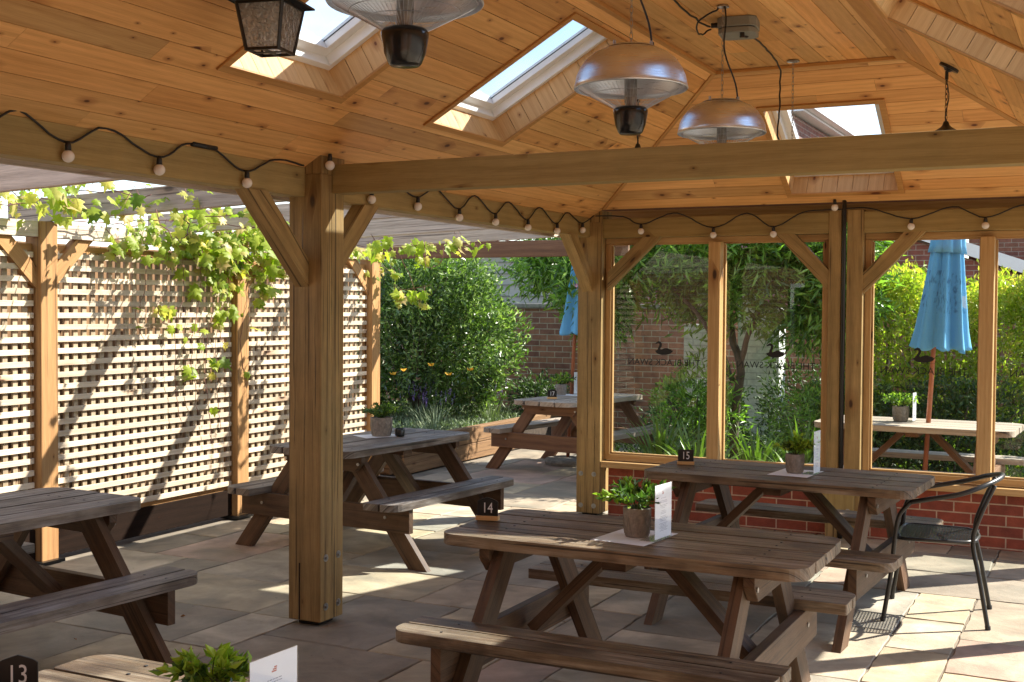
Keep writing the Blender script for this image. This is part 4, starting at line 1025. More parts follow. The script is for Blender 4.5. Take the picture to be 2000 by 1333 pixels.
# ================================================================== LANTERN
def lantern():
    t = empty('wall_lantern', (.83, -1.48, 2.545), R(12), 'black square lantern with hammered glass panes beside the first skylight', 'lantern')
    b, u, h = .062, .088, .165       # half widths
    mb = MB()
    for sx in (-1, 1):
        for sy in (-1, 1): mb.bar((sx*b, sy*b, 0), (sx*u, sy*u, h), .011, .011)
    for z, q in ((0.004, b), (h, u)):
        for s in (-1, 1): mb.bar((-q, s*q, z), (q, s*q, z), .010, .010); mb.bar((s*q, -q, z), (s*q, q, z), .010, .010)
    mb.bar((-b, 0, .002), (b, 0, .002), .02, .003); mb.bar((0, -b, .003), (0, b, .003), .02, .003); mb.build('lantern_frame', M['black'], t, bevel=.001)
    mb = MB(); mb.lathe([(.142*1.414/1.414*1.2, h+.008), (.142*1.2, h+.014), (.05, h+.058), (.035, h+.066)], 4, a0=math.pi/4); mb.build('lantern_roof', M['black'], t, solid=.002)
    mb = MB(); mb.lathe([(.036, h+.062), (.034, h+.085), (.05, h+.09), (.05, h+.10), (.001, h+.10)], 16); mb.tube([(0, 0, h+.09), (0, 0, .33)], .008, 10); mb.lathe([(.05, .315), (.05, .335)], 16); mb.build('lantern_stem', M['black'], t)
    mb = MB()
    for sx, sy in ((1, 0), (-1, 0), (0, 1), (0, -1)):
        px, py = -sy, sx
        P = [(sx*b+px*b, sy*b+py*b, .008), (sx*b-px*b, sy*b-py*b, .008), (sx*u-px*u, sy*u-py*u, h-.004), (sx*u+px*u, sy*u+py*u, h-.004)]
        mb.poly(P)
    mb.build('glass_pane', M['wavy'], t)
    mb = MB(); mb.tube([(0, 0, h), (0, 0, h-.05)], .016, 12); mb.build('lamp_holder', M['bulb'], t)
    mb = MB(); mb.ball((0, 0, h-.075), .028); mb.build('bulb', M['bulb'], t, smooth=True)
lantern()
# ================================================================== PENDANTS
def pendant(x, y, zc, side, label, drop=.26):
    t = empty('pendant_lamp', (x, y, zc), 0, label, 'pendant lamp', 'black pendant lamps on chains'); N = Vector((-K if side == 'L' else K, 0, 1)).normalized()
    mb = MB(); mb.tube([N*-.002, N*-.016], .055, 24); mb.tube([N*-.016, N*-.03], [.03, .014], 16); mb.tube([N*-.03, N*-.03+Vector((0, 0, -.045))], .009, 8); mb.build('ceiling_rose', M['black'], t)
    mb = MB(); top = N*-.03+Vector((0, 0, -.04)); chain(mb, top, top+Vector((0, 0, -drop)), .007, .0022, .026)
    mb.tube(wob([top, top+Vector((.012, 0, -drop*.4)), top+Vector((-.004, .006, -drop*.75)), top+Vector((0, 0, -drop))], a=.001), .003, 6); mb.build('chain', M['black'], t)
    e = top+Vector((0, 0, -drop)); mb = MB(); mb.lathe([(.012, .02), (.02, -.002), (.03, -.012), (.075, -.04), (.11, -.062), (.125, -.09), (.122, -.09), (.10, -.062), (.02, -.02)][::1], 32, e); mb.build('lamp_shade', M['black'], t, smooth=True)
    mb = MB(); mb.ball(tuple(e+Vector((0, 0, -.085))), .035); mb.build('bulb', M['bulb'], t, smooth=True)
pendant(2.757, 1.89, ZE+K*(PW-2.757), 'R', 'black pendant on the right slope, its shade just behind the tie beam', drop=.25)
pendant(.96, 1.89, ZE+K*.96, 'L', 'black pendant on the left slope, hanging between the two visible heaters', drop=.275)

t = empty('pendant_lamp', (1.815, 2.29, ZF), 0, 'small black lamp on a silver chain, half hidden by the tie beam', 'pendant lamp')
mb = MB(); mb.lathe([(.04, -.010), (.036, -.004), (.02, -.001)], 16); mb.build('ceiling_hook', M['zinc'], t, solid=.002)
mb = MB(); chain(mb, (0, 0, -.005), (0, 0, -.50), .007, .0016, .024); mb.build('chain', M['zinc'], t)
mb = MB(); mb.lathe([(.012, -.50), (.05, -.515), (.055, -.53), (.045, -.60), (.03, -.63), (.001, -.63)][::-1], 24); mb.build('lamp_body', M['black'], t, smooth=True)
# ================================================================== FESTOON LIGHTS
def festoon(name_label, pts, bulbs, seed, inw):
    t = empty('string_lights', pts[0], 0, name_label, 'string lights', 'festoon lights pinned along the beams')
    o = Vector(pts[0]); mb = MB(); mb.tube([p-o for p in wob(pts, 6, .0012, seed)], .0048, 8); mb.build('cable', M['rubber'], t, smooth=True)
    for b in bulbs:
        b = Vector(b)-o; mb = MB(); mb.tube([b+Vector((0, 0, .004)), b+Vector((0, 0, -.012)), b+Vector((0, 0, -.032))], [.009, .0115, .0125], 12); mb.build('socket', M['rubber'], t, smooth=True)
        mb = MB(); mb.ball(tuple(b+Vector((0, 0, -.054))), .0245, 18, 12); mb.build('bulb', M['bulb'], t, smooth=True)
xw = -.085
z_up, z_dn = 2.342, 2.262
L1 = [(xw, -2.75, z_up), (xw, -2.45, z_dn), (xw, -2.2, z_up), (xw, -1.98, z_dn), (xw, -1.80, 2.352), (xw, -1.57, z_dn), (xw, -1.36, z_up+.005), (xw, -1.07, z_dn), (xw, -.89, z_up), (xw, -.72, z_up), (xw, -.49, z_dn), (xw, -.27, z_up), (xw+.02, -.06, 2.335)]
festoon('festoon string on the left beam in front of the big post', L1, [(xw+.012, -1.98, z_dn), (xw+.012, -1.57, z_dn), (xw+.012, -1.07, z_dn), (xw+.012, -.49, z_dn), (.03, .03, 2.395)], 1, 1)
L2 = [(xw, .25, z_up), (xw, .57, z_dn+.01), (xw, .80, z_up), (xw, 1.06, z_dn+.01), (xw, 1.29, z_up), (xw, 1.56, z_dn-.02), (xw, 1.78, z_up), (xw, 2.05, z_dn-.015), (xw, 2.26, z_up), (xw, 2.54, z_dn-.02), (xw, 2.75, z_up), (xw, 3.03, z_dn-.015), (xw, 3.23, z_up), (xw, 3.50, z_dn+.02), (-.03, 3.62, 2.345)]
festoon('festoon string zigzagging along the far left beam behind the big post', L2, [(xw+.012, y, z) for y, z in ((.57, z_dn+.01), (1.06, z_dn+.01), (1.56, z_dn-.02), (2.05, z_dn-.015), (2.54, z_dn-.02), (3.03, z_dn-.015), (3.50, z_dn+.02))], 2, 1)
yw = LY-.012
L3 = [(-.03, yw-.05, 2.345), (.18, yw, 2.338), (.33, yw, 2.275), (.54, yw, 2.345), (.66, yw, 2.338), (.90, yw, 2.235), (1.15, yw, 2.335), (1.35, yw, 2.232), (1.56, yw, 2.33), (1.80, yw, 2.345), (2.03, yw, 2.345), (2.31, yw, 2.265), (2.58, yw, 2.34), (2.79, yw, 2.26), (3.05, yw, 2.34), (3.35, yw, 2.26), (3.6, yw, 2.34)]
festoon('festoon string running above the glazed back wall', L3, [(.33, yw-.008, 2.275), (.90, yw-.008, 2.235), (1.35, yw-.008, 2.232), (1.79, yw-.02, 2.41), (2.31, yw-.008, 2.265), (2.79, yw-.008, 2.26), (3.35, yw-.008, 2.26)], 3, 1)
mb = MB(); mb.tube([(xw+.005, -.86, 2.345), (xw+.005, -.70, 2.343)], .012, 10); o = mb.build('cable_joint', M['rubber'], smooth=True); tag(o, 'thick black joint in the festoon cable on the left beam', 'cable joint')

# ================================================================== PARASOLS
def parasol(loc, label, zb=1.33, zt=2.95):
    t = empty('parasol', loc, R(20), label, 'parasol', 'closed blue parasols')
    mb = MB(); mb.tube([(0, 0, .0), (0, 0, zt)], .019, 16); mb.build('pole', M['poleblue'], t, smooth=True)
    H = zt-zb
    def f(r, z, a):
        q = 1-(z)/H
        return r*(1+.24*math.sin(a*7+.6*math.sin(z*2+a))*min(1, q*1.3+.2)+.07*math.sin(a*3+1+z*2)+.05*math.sin(a*17+2))
    prof = [(.19, 0), (.185, .02), (.165, .15), (.142, .35), (.116, .6), (.096, .85), (.08, 1.1), (.07, 1.35), (.03, H-.03), (.012, H)]
    mb = MB(); mb.lathe(prof, 160, fn=f)
    mb.v = [(x, y, z+(max(0, 1-z/.16)*(.014*math.sin(math.atan2(y, x)*7+1.2)+.010*math.sin(math.atan2(y, x)*3)))) for x, y, z in mb.v]; c = mb.build('canopy', M['cloth'], t, smooth=True, solid=.004); c.location = (.05, 0, zb)
    mb = MB(); mb.lathe([(.125, .76), (.115, .82), (.10, 1.0), (.08, 1.2), (.05, 1.45)], 96, fn=lambda r, z, a: r*(1+.16*math.sin(a*8+1)+.05*math.sin(a*13))); c = mb.build('vent_cap', M['cloth'], t, smooth=True, solid=.003); c.location = (.05, 0, zb)
    t.rotation_euler = (0, .05, R(8))
parasol((2.235, 5.02, 0), 'closed blue parasol standing through the table outside the glazed wall')
parasol((-1.53, 6.55, 0), 'closed blue parasol half hidden behind the back corner post', zb=1.36, zt=2.8)

# ================================================================== GARDEN
# raised bed of sleepers
rb = empty('raised_bed', (-2.55, 4.85, 0), 0, 'raised bed edged with brown timber sleepers', 'raised bed')
def rbm(mb, name, mat): mb.v = [(x+2.55, y-4.85, z) for x, y, z in mb.v]; return mb.build(name, mat, rb, bevel=.008)
for k in range(2):
    mb = MB(); mb.bar((-2.58, 4.9, .09+.172*k), (-2.62, 8.9, .09+.172*k), .11, .168); rbm(mb, 'sleeper', M['sleeper'])
    mb = MB(); mb.bar((-2.65, 4.9, .09+.172*k), (-7.5, 4.9, .09+.172*k), .11, .168); rbm(mb, 'sleeper', M['sleeper'])
# brick garden wall
def uvwall(mb, a, b, z0, z1, th):
    a, b = Vector(a), Vector(b); d = (b-a); L0 = d.length; d.normalize(); n = Vector((d.y, -d.x, 0))
    P = [a+Vector((0, 0, z0)), b+Vector((0, 0, z0)), b+Vector((0, 0, z1)), a+Vector((0, 0, z1))]
    F_ = [p+n*th/2 for p in P]; G = [p-n*th/2 for p in P]; uv = [(0, z0), (L0, z0), (L0, z1), (0, z1)]
    mb.poly(F_, uv); mb.poly(G[::-1], uv[::-1])
    for i in range(4):
        j = (i+1) % 4; q = [(0, uv[i][1]), (0, uv[j][1]), (th, uv[j][1]), (th, uv[i][1])] if i in (1, 3) else [(uv[i][0], 0), (uv[j][0], 0), (uv[j][0], th), (uv[i][0], th)]
        mb.poly([F_[j], F_[i], G[i], G[j]], [q[1], q[0], q[3], q[2]])
gw = empty('garden_wall', (-2, 9.6, 0), 0, 'old red brick garden wall behind the shrubs', 'wall')
mb = MB(); uvwall(mb, (-10, 9.6, 0), (9, 9.6, 0), -.1, 1.62, .22); mb.v = [(x+2, y-9.6, z) for x, y, z in mb.v]; mb.build('brickwork', M['oldbrick'], gw)
mb = MB(); mb.box((1.5, 0, 1.655), (19, .30, .06)); mb.build('coping', M['cloth_trim'], gw, bevel=.01)
# white brick pieces added to imitate reflections in the glazed wall
wb = empty('white_reflection_pieces', (-.6, 8.2, 0), 0, 'white brick wall pieces standing in for reflections in the glazed wall', 'reflection_standin')
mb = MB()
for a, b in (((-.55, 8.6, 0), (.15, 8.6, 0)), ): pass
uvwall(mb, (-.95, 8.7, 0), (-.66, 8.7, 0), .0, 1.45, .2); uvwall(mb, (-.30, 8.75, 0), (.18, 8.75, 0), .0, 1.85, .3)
mb.v = [(x+.6, y-8.2, z) for x, y, z in mb.v]; mb.build('reflection_wall', M['whitebrick'], wb)
# shed with flat roof
sh = empty('grey_shed', (-6.3, 12, 0), 0, 'grey clad garage with white flat roof edge behind the big shrub', 'shed')
mb = MB(); mb.box((0, 0, 1.2), (5.2, 2.5, 2.4)); mb.build('shed_walls', M['shed'], sh)
mb = MB()
for k in range(14): mb.box((0, -1.262, .15+k*.165), (5.2, .02, .012))
mb.build('cladding_joints', M['greybox'], sh)
mb = MB(); mb.box((0, 0, 2.5), (5.5, 2.8, .14)); mb.build('roof', M['white'], sh, bevel=.02)
# brick house on the right, with a low lean-to roof in front
ho = empty('brick_house', (4, 17, 0), 0, 'red brick house with white bargeboards beyond the yellow green hedge', 'house')
mb = MB(); uvwall(mb, (1.35, 17, 0), (14, 17, 0), 0, 5.2, .3); mb.v = [(x-4, y-17, z) for x, y, z in mb.v]; mb.build('brick_front', M['housebrick'], ho)
mb = MB(); mb.box((4.2, -.42, 5.15), (14.2, .1, .16)); mb.build('gutter_and_bargeboard', M['white'], ho)
mb = MB(); mb.poly([(-2.9, -.4, 5.25), (11, -.4, 5.25), (11, 5, 8.6), (-2.9, 5, 8.6)]); mb.build('main_roof', M['tile'], ho, solid=.1)
mb = MB(); mb.box((-5.7, -1.0, 2.18), (2.4, 8, 4.36)); mb.build('side_wing', M['housebrick'], ho)
mb = MB(); mb.bar((-4.30, -5.1, 4.50), (-4.30, 3.3, 4.50), .14, .10); mb.bar((-4.46, -5.1, 4.42), (-4.46, 3.3, 4.42), .22, .03); mb.build('wing_gutter', M['white'], ho)
mb = MB(); mb.poly([(-4.40, -5.1, 4.52), (-4.40, 3.4, 4.52), (-5.7, 3.4, 4.9), (-5.7, -5.1, 4.9)]); mb.poly([(-5.7, -5.1, 4.9), (-5.7, 3.4, 4.9), (-7.0, 3.4, 4.5), (-7.0, -5.1, 4.5)]); mb.build('wing_roof', M['tanroof'], ho, solid=.1)
mb = MB(); mb.poly([(-6.0, -4.0, 1.7), (-3.1, -4.0, 2.75), (-3.1, -.2, 2.75), (-6.0, -.2, 1.7)][::1]); mb.build('lean_to_roof', M['tanroof'], ho, solid=.12)
mb = MB(); mb.poly([(-3.1, -4.0, 2.78), (-.3, -4.0, 1.8), (-.3, -.2, 1.8), (-3.1, -.2, 2.78)]); mb.build('lean_to_roof', M['tanroof'], ho, solid=.12)
mb = MB(); mb.bar((-5.9, -4.03, 1.72), (-3.1, -4.03, 2.76), .05, .17, (0, 0, 1)); mb.bar((-3.1, -4.03, 2.79), (-.3, -4.03, 1.80), .05, .17, (0, 0, 1)); mb.build('bargeboard', M['white'], ho)
mb = MB(); mb.prism([(-5.8, 0), (-.4, 0), (-.4, 1.7), (-3.1, 2.66), (-5.8, 1.65)], 0, .2, frame4((0, -3.7, 0), (1, 0, 0), (0, 0, 1))); o = mb.build('gable_wall', M['housebrick'], ho)
pb_ = empty('unseen_pub_wall', (2, -6.95, 0), 0, 'unseen red brick pub wall added behind the camera to block horizon sky', 'building')  # added out of view: blocks horizon sky, darkens the pavilion and its reflections
mb = MB(); uvwall(mb, (-8.5, 0, 0), (9.5, 0, 0), -.05, 4.6, .3); mb.build('brick_wall', M['oldbrick'], pb_)
for x in (-2.6, .1, 2.8):
    mb = MB(); mb.box((x, .17, 1.45), (1.0, .06, 1.2)); f_ = mb.build('window', M['white'], pb_); mb = MB(); mb.box((x-.23, .205, 1.45), (.40, .01, 1.06)); mb.box((x+.23, .205, 1.45), (.40, .01, 1.06)); mb.build('pane', M['gloss_black'], f_)
# stone tree ring
mb = MB(); mb.lathe([(.24, 0), (.25, .03), (.24, .055), (.22, .065), (.04, .07), (.001, .07)], 32); o = mb.build('stone_disc', M['cloth_trim'], smooth=False); o.location = (-1.58, 6.35, .0)
o.location = (-1.50, 6.50, 0); tag(o, 'round speckled stone disc on the paving under table 17', 'stone disc')

# ---------------- foliage
def blob_points(n, c, rad, rs, shell=.35, lumps=7, amp=.25, flat=.0):
    d = rs.normal(size=(n, 3)); d /= np.linalg.norm(d, axis=1, keepdims=True)
    L1_ = rs.normal(size=(lumps, 3)); L1_ /= np.linalg.norm(L1_, axis=1, keepdims=True)
    k = np.zeros(n)
    for l in L1_: k = np.maximum(k, np.exp(-((1-d@l)/.16)))
    r = (1-amp+amp*1.5*k)*(1-shell*rs.random(n)**1.6)
    return np.array(c)+d*r[:, None]*np.array(rad), d
def cluster(pts, d, k, spread, rs):
    P = np.repeat(pts, k, axis=0)+rs.normal(size=(len(pts)*k, 3))*spread; D = np.repeat(d, k, axis=0)*.6+rs.normal(size=(len(pts)*k, 3))*.75+np.array([0, 0, .25])
    return P, D
def trunk_obj(name, paths, mat, parent, n=8):
    mb = MB()
    for pts, r0, r1 in paths:
        q = wob(pts, 5, .006, int(abs(pts[0][0])*99)+len(pts)); m_ = len(q); mb.tube(q, [r0+(r1-r0)*i/(m_-1) for i in range(m_)], n)
    return mb.build(name, mat, parent, smooth=True)
def shift(mb_pts, o): return [tuple(Vector(p)-Vector(o)) for p in mb_pts]

# big shrub
rs = np.random.default_rng(3)
S0 = np.array([-3.92, 7.6, .3]); t = empty('large_shrub', tuple(S0), 0, 'large dense glossy shrub filling the back of the bed', 'shrub')
Ps, Ds, Rr = [], [], []
for c, rad, n in (((0, 0, 1.1), (1.0, .8, .95), 2600), ((-.6, .2, .8), (.8, .7, .8), 1100), ((.65, -.05, .85), (.62, .6, .75), 1300), ((.25, -.2, 1.55), (.6, .5, .6), 900), ((-.35, -.1, 1.5), (.6, .5, .55), 700), ((.6, .0, .35), (.42, .4, .35), 350)):
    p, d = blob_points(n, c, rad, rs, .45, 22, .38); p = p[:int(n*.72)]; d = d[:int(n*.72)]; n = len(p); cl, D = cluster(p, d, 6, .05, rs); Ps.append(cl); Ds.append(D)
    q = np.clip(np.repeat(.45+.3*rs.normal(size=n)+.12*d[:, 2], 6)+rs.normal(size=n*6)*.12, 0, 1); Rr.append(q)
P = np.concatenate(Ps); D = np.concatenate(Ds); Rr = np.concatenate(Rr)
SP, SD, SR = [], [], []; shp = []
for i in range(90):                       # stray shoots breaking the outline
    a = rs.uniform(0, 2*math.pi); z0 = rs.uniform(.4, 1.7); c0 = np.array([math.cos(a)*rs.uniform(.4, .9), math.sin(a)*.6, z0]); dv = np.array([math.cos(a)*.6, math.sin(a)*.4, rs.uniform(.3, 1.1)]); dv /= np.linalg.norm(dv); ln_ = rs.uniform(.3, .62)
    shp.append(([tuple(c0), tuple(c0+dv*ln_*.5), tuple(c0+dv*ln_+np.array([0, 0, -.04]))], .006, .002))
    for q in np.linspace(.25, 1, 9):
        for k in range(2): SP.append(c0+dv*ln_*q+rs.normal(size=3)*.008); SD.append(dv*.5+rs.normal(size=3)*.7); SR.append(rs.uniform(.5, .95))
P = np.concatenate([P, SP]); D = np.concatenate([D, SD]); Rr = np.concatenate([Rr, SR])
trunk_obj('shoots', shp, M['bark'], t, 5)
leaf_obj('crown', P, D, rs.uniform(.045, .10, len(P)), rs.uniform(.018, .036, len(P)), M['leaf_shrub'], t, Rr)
br = [([(0, 0, 0), (rs.normal()*.15, rs.normal()*.1, .5), (math.cos(a)*.7, math.sin(a)*.4, 1.2+.4*math.sin(a*3))], .035, .008) for a in np.linspace(0, 5.8, 12)]
trunk_obj('branches', br, M['bark'], t)

# hedge (yellow green)
def hedge(loc, dims, n, label, seed, mat='leaf_hedge', lumps=30):
    rs = np.random.default_rng(seed); t = empty('hedge', loc, 0, label, 'hedge')
    w_, d_, h_ = dims; base = np.stack([rs.uniform(-w_/2, w_/2, n), rs.uniform(-d_/2, d_/2, n), rs.random(n)**.75*h_], 1)
    # push towards the outside with lumps
    f = rs.random(n); side = f < .55; base[side, 1] = -d_/2+np.abs(rs.normal(size=side.sum()))*.12+.10*np.sin(base[side, 0]*5+1)*np.sin(base[side, 2]*6)
    topm = (~side) & (f < .85); base[topm, 2] = h_*(1-.06*np.abs(rs.normal(size=topm.sum())))
    base[:, 2] *= 1+.09*np.sin(base[:, 0]*3.3+seed)+.05*np.sin(base[:, 0]*9.7)+.04*rs.normal(size=n)
    d = np.stack([rs.normal(size=n)*.3, -np.ones(n)*.5, np.ones(n)*.8], 1); k = 6
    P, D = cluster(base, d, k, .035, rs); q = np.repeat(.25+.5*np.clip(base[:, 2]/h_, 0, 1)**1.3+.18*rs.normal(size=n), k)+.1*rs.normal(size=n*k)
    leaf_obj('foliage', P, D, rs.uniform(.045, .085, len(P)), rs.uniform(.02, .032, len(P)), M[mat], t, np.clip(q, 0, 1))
    br = [([(x, 0, 0), (x+rs.normal()*.1, -.05, h_*.5), (x+rs.normal()*.25, -.1, h_*.9)], .02, .005) for x in np.linspace(-w_/2+.1, w_/2-.1, 9)]
    trunk_obj('stems', br, M['bark'], t)
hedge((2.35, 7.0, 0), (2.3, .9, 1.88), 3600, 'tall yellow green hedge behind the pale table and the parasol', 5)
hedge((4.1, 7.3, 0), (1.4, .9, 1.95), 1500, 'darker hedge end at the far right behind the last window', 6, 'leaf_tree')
hedge((-2.9, -1.0, 0), (4.5, .35, 1.95), 200, 'green hedge behind the lattice, glimpsed at the left edge', 8, 'leaf_tree') if False else None

# tree with long pointed leaves and pink flowers
rs = np.random.default_rng(9); T0 = (.22, 6.75, 0); t = empty('flowering_tree', T0, 0, 'small tree with long pointed leaves and pale pink flowers outside the first window', 'tree')
Ps, Ds = [], []
for c, rad, n in (((-.9, .1, 2.2), (.75, .7, .55), 620), ((-1.55, .1, 2.0), (.6, .6, .6), 420), ((-2.15, .3, 2.15), (.6, .5, .42), 420), ((-1.75, .2, 1.75), (.36, .35, .25), 110), ((0, .0, 2.4), (1.0, .8, .55), 800), ((.85, -.1, 2.1), (.6, .55, .6), 560), ((.15, -.2, 1.8), (.55, .45, .35), 200), ((1.05, -.3, 1.75), (.45, .4, .5), 320), ((.35, -.3, 2.2), (.7, .5, .4), 380), ((-1.5, .1, 1.55), (.38, .4, .4), 200), ((.75, -.2, 1.55), (.35, .35, .35), 200), ((-.55, .3, 1.75), (.45, .4, .35), 180), ((1.0, .3, 2.7), (.8, .6, .4), 300), ((-.2, 1.0, 2.6), (.95, .7, .55), 700), ((-1.3, .9, 2.7), (.7, .6, .5), 400), ((.9, 1.0, 2.5), (.7, .6, .6), 400)):
    p, d = blob_points(n, c, rad, rs, .7, 9, .35); P, D = cluster(p, d, 5, .06, rs); D[:, 2] -= .35; Ps.append(P); Ds.append(D)
P = np.concatenate(Ps); D = np.concatenate(Ds)
leaf_obj('crown', P, D, rs.uniform(.09, .18, len(P)), rs.uniform(.022, .038, len(P)), M['leaf_tree'], t)
trunk_obj('trunk', [([(0, 0, 0), (-.02, 0, .5), (.03, 0, 1.0), (-.08, 0, 1.5), (-.15, 0, 2.0)], .055, .03), ([(.03, 0, 1.0), (.12, 0, 1.4), (.4, 0, 1.9), (.8, -.1, 2.3)], .035, .012), ([(-.02, 0, .9), (-.35, 0, 1.5), (-.9, 0, 2.0), (-1.5, .1, 2.1)], .03, .01)], M['bark'], t)
fl = P[rs.choice(len(P), 60, replace=False)]
FP_, FD_ = [], []
for f_ in fl[fl[:, 1] < .0][:26]:
    for k in range(9): FP_.append(f_+rs.normal(size=3)*.022+np.array([0, -.10, 0])); FD_.append(rs.normal(size=3))
leaf_obj('pink_flowers', FP_, FD_, .035, .028, M['pink'], t)

# understorey plants beneath the windows
def tuft(loc, n, ln, label, mat, seed, cat='plant', wd=.018, spread=.12, name='strappy_plant', group=None, up_=1.0):
    rs = np.random.default_rng(seed); V = []; Rn = []
    for i in range(n):
        a = rs.uniform(0, 2*math.pi); L0 = ln*rs.uniform(.6, 1.05); b = np.array([math.cos(a), math.sin(a), 0])*spread*rs.random(); out = np.array([math.cos(a), math.sin(a), 0])
        side = np.array([-math.sin(a), math.cos(a), 0]); segs = 7; pts = []
        lean = rs.uniform(.25, .75)
        for k in range(segs+1):
            q = k/segs; pts.append(b+out*L0*lean*q**1.5+np.array([0, 0, 1])*L0*up_*(q-.62*lean*q**2.6))
        for k in range(segs):
            w0 = wd*math.sin(math.pi*min(.98, .15+.85*k/segs))*.5; w1 = wd*math.sin(math.pi*min(.98, .15+.85*(k+1)/segs))*.5
            V += [pts[k]-side*w0, pts[k]+side*w0, pts[k+1]+side*w1, pts[k+1]-side*w1]; Rn.append(min(1, max(0, rs.normal(.5, .2))))
    o = mesh_np(name, np.array(V), None, 4, Rn, mat); o.location = loc; return tag(o, label, cat, group)
for i, (x, y, n, l) in enumerate(((.62, 4.45, 60, .55), (-.05, 5.3, 60, .7), (.85, 5.2, 60, .62), (1.35, 4.7, 50, .5), (1.15, 5.6, 50, .7), (.35, 5.1, 50, .65))):
    lab = ('arching strappy plant low behind the first window', 'strappy plant at the left edge of the window bed', 'strappy plant behind the first mullion', 'short strappy plant below the second window', 'taller strappy plant at the back of the second window', 'strappy plant between the tree trunk and the first window')[i]
    tuft((x, y, 0), int(n*1.2), l*1.35, lab, M['leaf_strap'], 20+i, wd=.026, group='strappy plants under the windows')
def bush(loc, rad, n, label, seed, mat, ln=(.05, .08), wd=(.02, .03), name='bush', cat='bush', group=None, shell=.6):
    rs = np.random.default_rng(seed); t = empty(name, loc, 0, label, cat, group); p, d = blob_points(n, (0, 0, rad[2]*.9), rad, rs, shell, 9, .3); P, D = cluster(p, d, 5, .04, rs)
    leaf_obj('foliage', P, D, rs.uniform(*ln, len(P)), rs.uniform(*wd, len(P)), M[mat], t)
    trunk_obj('stems', [([(0, 0, 0), (rad[0]*.3*math.cos(a), rad[1]*.3*math.sin(a), rad[2]*.7), (rad[0]*.7*math.cos(a), rad[1]*.7*math.sin(a), rad[2]*1.3)], .012, .004) for a in np.linspace(0, 5, 6)], M['bark'], t)
bush((1.15, 6.3, 0), (.5, .4, .55), 500, 'dark green bush in front of the brick wall at the second window', 31, 'leaf_tree', (.07, .12), (.014, .022))
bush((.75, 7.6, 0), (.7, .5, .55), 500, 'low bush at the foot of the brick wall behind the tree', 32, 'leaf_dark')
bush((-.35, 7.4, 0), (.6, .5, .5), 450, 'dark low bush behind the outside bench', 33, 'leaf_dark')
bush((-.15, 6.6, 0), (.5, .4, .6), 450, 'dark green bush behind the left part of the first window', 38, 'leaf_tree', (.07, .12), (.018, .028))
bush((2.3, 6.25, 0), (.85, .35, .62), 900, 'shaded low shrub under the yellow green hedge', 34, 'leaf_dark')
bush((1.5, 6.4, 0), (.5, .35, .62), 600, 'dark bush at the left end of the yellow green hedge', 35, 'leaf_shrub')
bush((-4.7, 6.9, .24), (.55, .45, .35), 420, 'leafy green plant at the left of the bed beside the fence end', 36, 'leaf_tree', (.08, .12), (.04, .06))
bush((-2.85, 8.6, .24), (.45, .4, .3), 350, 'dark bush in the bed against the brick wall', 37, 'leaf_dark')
# lavender and small grey plants in the bed
LAVL = ['lavender clump %s in the raised bed' % q for q in ('nearest the grey table at the front corner', 'second from the front corner', 'just behind the front clumps', 'below the leafy green plant', 'left of the yellow flowers', 'directly under the yellow flowers', 'right of the yellow flowers', 'in front of the shrub centre', 'at the right foot of the shrub', 'between shrub and brick wall', 'farthest away by the brick wall')]
rsl = random.Random(5)
for i in range(11):
    x = -2.95-rsl.random()*1.5; y = 5.5+i*.27+rsl.uniform(-.1, .1)
    t = tuft((x, y, .24), 110, .42, '', M['leaf_lav'], 50+i, cat='lavender', wd=.006, spread=.22, name='lavender_plant', group='lavender in the raised bed', up_=1.1)
    t['label'] = LAVL[i]
    rs = np.random.default_rng(80+i); PP, DD = [], []
    for k in range(22):
        a = rs.uniform(0, 6.28); r = .22*rs.random()**.5; z = .36+rs.uniform(-.05, .12)
        for q in range(8): PP.append((r*math.cos(a)*1.3+rs.normal()*.004, r*math.sin(a)*1.3+rs.normal()*.004, z+q*.008)); DD.append((rs.normal(), rs.normal(), 1.))
    leaf_obj('flower_spikes', PP, DD, .014, .008, M['purple'], t)
for i, (x, y) in enumerate(((-3.75, 6.6), (-3.55, 6.5), (-3.4, 6.85), (-3.2, 6.9), (-3.0, 7.05))):
    t = empty('yellow_flower', (x, y, .24), 0, ('leftmost yellow flower standing above the lavender', 'second yellow flower from the left above the lavender', 'middle one of the five yellow flowers', 'second yellow flower from the right above the lavender', 'rightmost yellow flower near the big shrub foot')[i], 'flower', 'yellow flowers in the bed')
    h = .62+.05*((i*7) % 3); mb = MB(); mb.tube([(0, 0, 0), (.01, 0, h*.5), (.03, 0, h)], .003, 5); mb.build('stalk', M['leaf_dark'], t)
    rs = np.random.default_rng(i); DD = [(math.cos(a), math.sin(a), .7) for a in np.linspace(0, 5.2, 6)]; leaf_obj('petals', [(.03, 0, h)]*6, DD, .055, .03, M['yellow'], t)
# dense ground cover
rs = np.random.default_rng(12); n = 9000
P = np.stack([rs.uniform(-5.6, -2.7, n), rs.uniform(5.0, 8.9, n), .24+.10*rs.random(n)], 1); D = np.stack([rs.normal(size=n), rs.normal(size=n), np.abs(rs.normal(size=n))+.4], 1)
tag(leaf_obj('bed_ground_cover', P, D, .055, .02, M['leaf_lav']), kind='stuff')
n = 7000; P = np.stack([rs.uniform(-1.6, 4.2, n), rs.uniform(6.7, 9.3, n), .09+.12*rs.random(n)], 1); D = np.stack([rs.normal(size=n), rs.normal(size=n), np.abs(rs.normal(size=n))+.4], 1)
tag(leaf_obj('back_ground_cover', P, D, .07, .025, M['leaf_dark']), kind='stuff')

